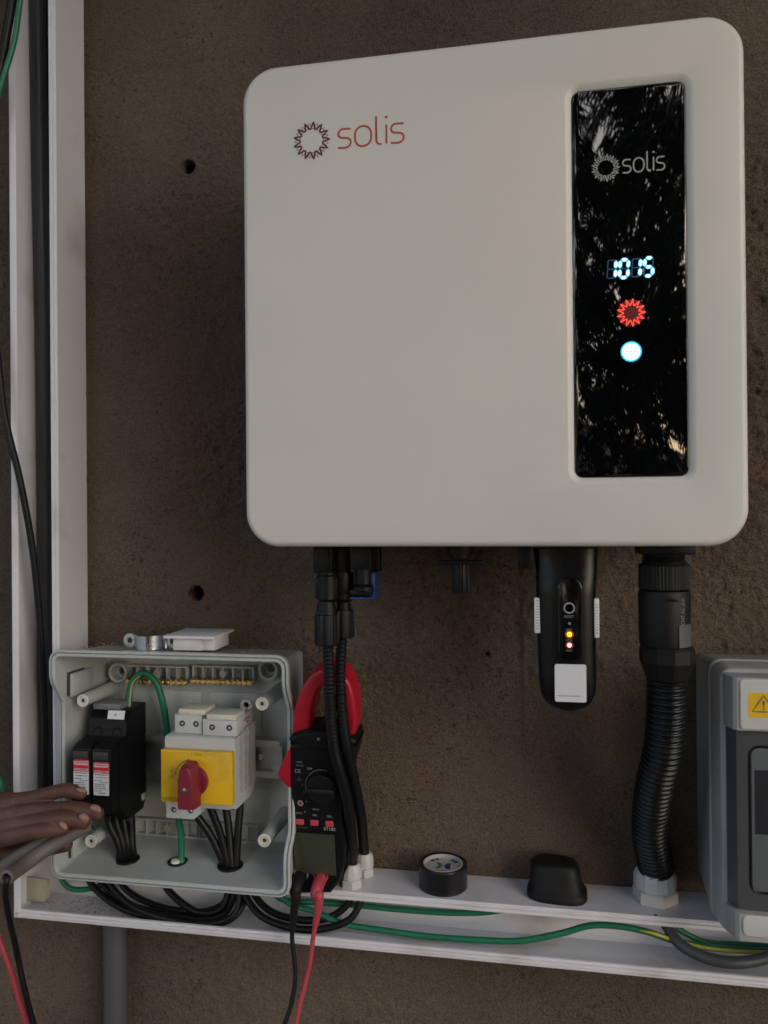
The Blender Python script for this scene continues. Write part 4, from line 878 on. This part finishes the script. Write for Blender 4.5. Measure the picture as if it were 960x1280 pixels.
# ================================================================== ON THE LEDGE
zL = -311.0
q = onz(554, 1106, zL); tc_ = (q[0], 22.3, zL+.1); rT = 20.4; hT = 19.0
t2 = thing('tape_roll', tc_, 'roll of black electrical tape lying flat on the white ledge', 'tape')
b = B(); b.lathe(tc_, [(16.6, .0), (rT-.4, 0), (rT, .6), (rT, hT-.6), (rT-.4, hT), (17.6, hT-.3), (16.6, hT-.3), (16.6, 0)], 'z', 56); obj('tape', b, mat('vinyl_black', (.011, .010, .011), .22, .2, 40, .2, 60), t2, sharp=25)
b = B(); b.lathe(tc_, [(15.6, .1), (16.55, .1), (16.55, hT-.1), (16.2, hT+.1), (15.6, hT-.1), (15.6, .1)], 'z', 56); obj('core', b, M_tapecore, t2)
b = B(); b.lathe(tc_, [(15.55, hT-3.0), (15.55, hT-2.7)], 'z', 56); dk = obj('wrapper_disc', b, mat('wrapper_film', (.42, .41, .40), .3, .08, 200, .4, 120), t2)
zd = hT-2.65+tc_[2]
def flat(pts, m_, nm):
    b = B(); b.bm.faces.new(b.vs([(tc_[0]+x, tc_[1]-y, zd) for x, y in pts])); obj(nm, b, m_, dk, keep=True)
flat([(-6.4, 5.4), (-2.6, 5.4), (0, 0), (-2.6, -5.4), (-6.4, -5.4), (-3.6, 0)], M_tapelog, 'green_mark'); flat([(6.4, 5.4), (3.2, 5.4), (.8, 0), (3.2, -5.4), (6.4, -5.4)], M_tapenavy, 'navy_mark')
flat([(-5, -10.5), (5, -10.5), (5, -8.6), (-5, -8.6)], M_labelred, 'red_mark')
for a0, m_ in ((112, M_tapelog), (132, M_tapenavy), (50, M_tapelog), (33, M_tapenavy)):
    flat([(15*cos(radians(a0+x)), 15*sin(radians(a0+x))) for x in (0, 5, 10, 15)]+[(10.8*cos(radians(a0+x)), 10.8*sin(radians(a0+x))) for x in (15, 10, 5, 0)], m_, 'rim_mark')
# rubber cap
q = onz(697, 1108, zL); cx, cd = q[0]-1, 22.0
b = B(); L_ = []
for z, hw, hd, sx, sdp in ((0, 23.2, 18, 0, 0), (1, 24, 18.8, 0, 0), (5, 23.8, 18.6, 0, 0), (6.5, 22.8, 17.6, -.2, 0), (8.5, 20.6, 16, -.4, 0), (16, 20.2, 14.8, -1.0, .5), (22, 19.4, 13.6, -1.6, 1), (25, 18.4, 12.7, -1.8, 1), (26.8, 16.6, 11.4, -1.9, 1), (27.4, 13.5, 9, -1.9, 1)):
    pts = []
    for i in range(44):
        a_ = 2*pi*i/44; c_, s_ = cos(a_), sin(a_); e_ = .66
        pts.append((cx+sx+hw*math.copysign(abs(c_)**e_, c_)*(1+.05*s_), cd-sdp+hd*math.copysign(abs(s_)**e_, s_), zL+.1+z*(1+.03*c_)-(0 if z < 20 else .05*hw*c_)))
    L_.append(pts)
b.loft(L_); bmesh.ops.rotate(b.bm, verts=b.bm.verts, cent=W((cx, cd, zL)), matrix=Matrix.Rotation(radians(-5), 3, 'Z'))
sole('rubber_cap', b, M_rub, 'black rounded rubber cap lying on the white ledge right of the tape roll', 'cap', sharp=50)

# speck on the wall
b = B()
for px, py, r in ((324, 732, 1.1), (327.5, 735, 1.4), (323.5, 739, 1.0), (329, 739.5, 1.1), (331, 733, .6)):
    q = pix(px, py, 1); b.lathe((q[0], .2, q[2]), [(r, 0), (r*.8, r*.5), (.1, r*.8)], 'd', 8)
sole('dirt_speck', b, M_ink, 'tiny dark speck stuck on the wall right of the lower drilled hole', 'speck')

# ================================================================== RIGHT ENCLOSURE
t = thing('electrical_enclosure', (220, 0, -300), 'closed grey box with smoked window and yellow warning sign at the right edge', 'electrical box')
RX0, RX1, RZ0, RZ1 = 137.0, 345.0, -300.5, -109.5
b = B(); L_ = []
for i, d in ((8.5, .6), (6, 3), (0, 54), (-.4, 56)): L_.append([(x, d, z) for x, z in rr(RX0+1+i*.3, RX1-i*.3, RZ0+i*.9, RZ1-i*.9, 6, 5)])
b.loft(L_); obj('base', b, M_encl2, t, sharp=28)
b = B(); L_ = []
for i, d in ((.5, 56.2), (-1.2, 56.6), (-1.2, 62), (-.2, 63), (0, 66), (.6, 80), (1.6, 83.6), (4.2, 85.6), (7, 86), (9, 86)): L_.append([(x, d, z) for x, z in rr(RX0+i, RX1-i, RZ0+i, RZ1-i, 9-min(i, 3)*.6, 6)])
b.loft(L_); cv = obj('cover', b, M_encl2, t, sharp=28)
# raised central band: top block and bottom block, with window door between
zz = lambda py, d=100: pix(925, py, d)[2]
cxL, cxF = RX0+3.2, 145.8
def band(z0, z1, m_, nm, f=0, top=0, bot=0):
    b = B()
    L_ = [[(cxL-1+o_*.8, 70, z0), (cxL-1, 70, z1)] for o_ in (0,)]
    prof = [(cxL, 72), (cxL, 86.5), (cxF-2.2, 98.0), (cxF, 99.6), (cxF+2.6, 100), (RX1-14, 100), (RX1-11, 99), (RX1-4, 86.5), (RX1-4, 72)]
    lo, hi = [], []
    b.loft([[(x, d-top*2, z0) for x, d in prof], [(x, d, z0+.6) for x, d in prof], [(x, d, z1-3 if top else z1-.6) for x, d in prof], [(x+(1.2 if x < 200 else -1.2), d-1.2, z1-.6) for x, d in prof], [(x+(2.6 if x < 200 else -2.6), d-3.4, z1) for x, d in prof]])
    return obj(nm, b, m_, t, sharp=24)
zTopB, zTop1 = zz(913), zz(846)
band(zTopB, zTop1, M_encl2, 'upper_panel')
b = B(); b.plate(rr(cxF+1.6, RX1-16, zTopB+.9, zTop1-1.5, 3, 5), 99, 100.9, .8, 3); up_ = obj('upper_face', b, M_panelw, t)
band(zz(1176), zz(1141), M_encl2, 'lower_panel')
b = B(); b.plate(rr(cxF+1.9, RX1-16, zz(1169), zz(1143), 4, 6), 99, 100.9, .8, 3); obj('lower_face', b, M_panelw, t)
# smoked window door
prof = [(cxL+1, 74), (cxL+1, 84.5), (cxF+.5, 95.0), (cxF+4, 96), (RX1-14, 96), (RX1-6, 84.5), (RX1-6, 74)]
b = B(); b.loft([[(x, d, zz(1141)+.3) for x, d in prof], [(x, d, zTopB-.3) for x, d in prof]]); wn = obj('window', b, M_smoke, t, sharp=20)
wx0 = pix(938, 1000, 97)[0]
oo = rr(wx0, RX1-26, zz(1115, 97), zz(933, 97), 6.5, 8)
b = B(); P_ = [(x, 96, z) for x, z in oo]; b.tube([*P_, P_[0]], .9, 8, 1, cap=(False, False)); obj('seal_line', b, M_blkg, wn)
b = B(); b.plate(inset(oo, 1.0), 95.5, 96.3, .2, 2); w2 = obj('window_pane', b, M_smoke2, wn)
b = B(); b.box(wx0+3, RX1-30, 96.1, 96.45, zz(1042, 97), zz(962, 97)); obj('dark_breakers', b, mat('seen_breakers', (.025, .027, .032), .2, .1), w2)
# warning sign
wl = pix(935.5, 880, 101); sx0, sx1, sz1, sz0 = wl[0], wl[0]+22, pix(945, 866, 101)[2], pix(945, 897, 101)[2]
b = B(); b.plate(rr(sx0, sx1, sz0, sz1, 1, 3), 100.8, 101.05); ws = obj('warning_sign', b, M_yel, t)
tx0 = pix(940.5, 890, 101)[0]; tz0 = pix(945, 889.5, 101)[2]; sdl = 14.4; hh = 11.2
tri = [(tx0, tz0), (tx0+sdl, tz0), (tx0+sdl/2, tz0+hh)]
b = B(); b.ribbon([tri[0], (tx0+sdl*.5, tz0), tri[1], (tx0+sdl*.75, tz0+hh/2), tri[2], (tx0+sdl*.25, tz0+hh/2)], .9, 101.05, True, .06)
b.poly([(tx0+sdl/2-.75, tz0+7.4), (tx0+sdl/2+.75, tz0+7.4), (tx0+sdl/2+.3, tz0+3.2), (tx0+sdl/2-.3, tz0+3.2)], 101.12); b.poly(circ(tx0+sdl/2, tz0+1.9, .6, 10), 101.12)
obj('warning_triangle', b, M_ink, ws, keep=True)

# ================================================================== HAND AND SLEEVES
def remeshed(b, name, vox, m, parent, it=6):
    bm = b.bm; bmesh.ops.recalc_face_normals(bm, faces=bm.faces); me = bpy.data.meshes.new('t'); bm.to_mesh(me); bm.free()
    o = bpy.data.objects.new('t', me); C.objects.link(o)
    r = o.modifiers.new('r', 'REMESH'); r.mode = 'VOXEL'; r.voxel_size = vox/1000; s_ = o.modifiers.new('s', 'SMOOTH'); s_.factor = .5; s_.iterations = it
    bpy.context.view_layer.update()
    m2 = bpy.data.meshes.new_from_object(o.evaluated_get(bpy.context.evaluated_depsgraph_get())); bpy.data.objects.remove(o)
    m2.name = name; m2.materials.clear(); m2.materials.append(m)
    for p in m2.polygons: p.use_smooth = True
    off = parent.location
    for v in m2.vertices: v.co -= off
    n = bpy.data.objects.new(name, m2); C.objects.link(n); n.parent = parent; return n
def chain(b, pts, rad, n=16, flat=1.0):
    # rounded limb through points with a radius each, closed by domes
    P_ = [Vector(p) for p in pts]; R_ = [Vector((r, 0, 0)) for r in rad]
    PP = catmull(P_, 6); RR = [v.x for v in catmull(R_, 6)]
    t0 = (PP[0]-PP[1]).normalized(); t1 = (PP[-1]-PP[-2]).normalized()
    a0 = [PP[0]+t0*RR[0]*s_ for s_ in (.96, .8, .5)]; r0 = [RR[0]*s_ for s_ in (.25, .6, .87)]
    a1 = [PP[-1]+t1*RR[-1]*s_ for s_ in (.5, .8, .96)]; r1 = [RR[-1]*s_ for s_ in (.87, .6, .25)]
    AP = a0+PP+a1; AR = r0+RR+r1
    b.tube([tuple(p) for p in AP], lambda s_: AR[min(len(AR)-1, int(round(s_*(len(AR)-1))))], n, 1, flat=flat)
hnd = thing('person', pix(0, 1030, 118), 'person reaching in from the left, only a brown hand holding grey sleeves', 'person')
b = B(); h = lambda px, py, d: pix(px, py, d)
# fingers root deep inside the palm block
chain(b, [h(-30, 1003, 124), h(20, 1001, 122), h(54, 994, 121), h(82, 988, 121), h(101, 992, 120)], [8.5, 6.4, 5.6, 5.7, 4.7])       # index
chain(b, [h(-30, 1020, 126), h(25, 1016, 127), h(62, 1013, 128), h(96, 1012, 128), h(121, 1017, 125)], [9, 7.4, 6.4, 6.3, 5.5])   # middle
chain(b, [h(-30, 1036, 129), h(20, 1031, 132), h(54, 1026, 135), h(84, 1023, 135), h(104, 1028, 132)], [9, 7.4, 6.4, 6.3, 5.3])   # ring
chain(b, [h(-34, 1053, 130), h(8, 1046, 136), h(34, 1041, 140), h(58, 1037, 141), h(78, 1037, 138)], [9, 7.2, 6.1, 5.8, 4.8])      # little
chain(b, [h(-60, 1062, 118), h(-10, 1068, 112), h(35, 1064, 108), h(62, 1058, 108), h(82, 1056, 109)], [14, 11, 8.0, 7.0, 5.6])   # thumb below the sleeve
chain(b, [h(-150, 1045, 124), h(-80, 1036, 124), h(-30, 1030, 123), h(8, 1026, 122), h(30, 1023, 122)], [22, 24, 22, 18, 13.5], 28, flat=.62)           # back of hand
chain(b, [h(-60, 1014, 124), h(-20, 1011, 125), h(14, 1006, 124)], [14, 11, 8], 20, flat=.8)
chain(b, [h(-60, 1050, 126), h(-20, 1046, 130), h(20, 1038, 133)], [15, 12, 9], 20, flat=.8)
chain(b, [h(-330, 1100, 140), h(-240, 1070, 134), h(-170, 1050, 128), h(-110, 1040, 126)], [30, 26, 23, 22], 24, flat=.8)         # wrist and forearm
body_ = remeshed(b, 'hand', .75, M_skin, hnd, 3)
def nail(px, py, d, ang, l, w_, name='fingernail', tilt=0):
    q = h(px, py, d); b = B(); L_ = []
    for k, (s_, dd_) in enumerate(((1.0, -.9), (.96, .1), (.75, .6), (.4, .85), (.08, .95))):
        L_.append([(q[0]+l*s_*cos(a_)*.5*(1 if cos(a_) < 0 else 1.0), q[1]+dd_-.55*abs(s_*sin(a_))**2*1.6, q[2]+w_*s_*sin(a_)*.5) for a_ in [2*pi*i/20 for i in range(20)]])
    b.loft(L_); bmesh.ops.rotate(b.bm, verts=b.bm.verts, cent=W(q), matrix=Matrix.Rotation(radians(ang), 3, 'Y')); 
    if tilt: bmesh.ops.rotate(b.bm, verts=b.bm.verts, cent=W(q), matrix=Matrix.Rotation(radians(tilt), 3, 'Z'))
    obj(name, b, M_nail, body_, sharp=60)
nail(101, 988.5, 124.6, 12, 8.4, 4.8); nail(118.5, 1012, 130.8, 18, 9.8, 6.4); nail(104, 1023.5, 137.2, 30, 8.6, 7.0); nail(78, 1033, 142.4, 42, 8.2, 5.2)
# sleeves
def sleeve(pts, r, ri, label, hole=True):
    t3 = thing('cable_sleeve', pix(*pts[0]), label, 'cable sleeve')
    P_ = catmull([Vector(pix(*p)) for p in pts], 6)
    b = B(); b.tube([tuple(p) for p in P_], r, 20, 1, cap=(False, True)); 
    # open mouth: inner wall back along the sleeve
    o_ = obj('outer_wall', b, M_sleeve, t3, sharp=50)
    b = B(); u = (P_[1]-P_[0]).normalized(); a_ = Vector((0, 1, 0)); a_ = (a_-u*a_.dot(u)).normalized(); c_ = u.cross(a_)
    rg = lambda rad, s_: [tuple(P_[0]+u*s_+(a_*cos(q)+c_*sin(q))*rad) for q in [2*pi*k/20 for k in range(20)]]
    b.loft([rg(r, 0), rg(ri+.2, -.4), rg(ri, .4), rg(ri, 9)], cap=(False, True)); obj('mouth', b, M_sleeve, t3, sharp=50)
    return P_
sleeve([(8, 1097, 172), (30, 1081, 150), (60, 1060, 134), (92, 1041, 124), (112, 1029, 117)], 5.5, 3.0, 'front grey rubber sleeve held in the hand, its open end showing a black wire')
sleeve([(-50, 1122, 140), (-8, 1092, 139), (22, 1072, 135), (50, 1055, 129), (80, 1040, 122)], 5.6, 3.2, 'rear grey rubber sleeve mostly hidden by the hand and front sleeve')
b = B(); b.tube([pix(26, 1084, 154), pix(14, 1093, 166), pix(9, 1099, 173), pix(7, 1118, 172), pix(12, 1150, 158), pix(21, 1190, 138), pix(29, 1230, 134), pix(39, 1270, 130), pix(56, 1330, 124)], 2.2, 12, 8)
sole('black_wire', b, M_cable, 'thin black wire hanging down from the open end of the grey sleeve', 'wire')
b = B(); b.tube([pix(-50, 1120, 130), pix(-16, 1140, 130), pix(0, 1178, 128), pix(14, 1215, 126), pix(24, 1250, 124), pix(40, 1300, 120)], 2.3, 12, 8)
sole('red_wire', b, M_redw, 'pink red wire in the bottom left corner beside the black wire', 'wire')

# ================================================================== WHAT THE GLOSSY PANEL REFLECTS, AND AN ADDED ROOF OUT OF VIEW
b = B(); b.box(-2600, 2600, 1.5, 1050, 1180, 1260, 4); struct('added_roof', b, mat('added_roof_board', (.16, .13, .10), .8, .2, 6))  # unseen roof added to hold overhead sky light off the wall
b = B(); b.bm.faces.new(b.vs([(-30000, -10, -1250), (30000, -10, -1250), (30000, 40000, -1250), (-30000, 40000, -1250)])); struct('ground', b, mat('bare_earth', (.24, .215, .20), .9, .2, 3))

def foliage():
    rs = np.random.RandomState(8)
    m = mat('palm_leaf', (.04, .06, .025), .35, .5, 8, spec=.5)
    # reflected view: mirror of the camera behind the panel plane (y=-0.14): source at (0,+0.38) going -y
    bm = bmesh.new()
    def frond(base, dirv, L, droop, n, wleaf):
        p = Vector(base); dv = Vector(dirv).normalized(); st = L/n; side = dv.cross(Vector((0, 0, 1))).normalized()
        for i in range(n):
            dv = (dv+Vector((0, 0, -droop/n))).normalized(); q = p+dv*st
            sd_ = dv.cross(Vector((0, 0, 1))).normalized()
            for s_ in (-1, 1):
                ll = L*.34*sin(pi*(i+1.5)/(n+2))*rs.uniform(.8, 1.2); lf = (sd_*s_*1.0+dv*.75+Vector((0, 0, rs.uniform(-.55, .1)))).normalized()
                w2 = dv*wleaf
                a_, b_ = p-w2/2, p+w2/2; tip = p+lf*ll+Vector((0, 0, -ll*.25)); mid = p+lf*ll*.55
                v = [bm.verts.new(x) for x in (a_, b_, mid+w2*.45, tip, mid-w2*.45)]; bm.faces.new(v)
            p = q
    for k in range(760):
        low = k < 380
        y = rs.uniform(-2.6, -5.2); x = rs.uniform(-.5, 2.0); z = rs.uniform(-1.3, 1.1) if low else rs.uniform(.3, 3.4)
        a_ = rs.uniform(0, 2*pi); frond((x, y, z), (cos(a_), sin(a_)*.6, rs.uniform(-.1, 1.3)), rs.uniform(.5, 1.1), rs.uniform(1.0, 2.6), 14, rs.uniform(.025, .06))
    for k in range(95):
        y = rs.uniform(-3.2, -5.0); x = rs.uniform(-.6, 1.6); z = rs.uniform(1.7, 4.0); a_ = rs.uniform(0, 2*pi)
        frond((x, y, z), (cos(a_), sin(a_)*.6, rs.uniform(-.2, 1.0)), rs.uniform(.5, 1.1), rs.uniform(1.0, 2.6), 14, rs.uniform(.03, .06))
    for f in bm.faces: f.smooth = False
    o = obj('palm_foliage', bm, m, None, keep=True, smooth=False); o['kind'] = 'stuff'; o['label'] = 'dark palm fronds in front of the wall, seen mirrored in the black display'; o['category'] = 'foliage'
foliage()
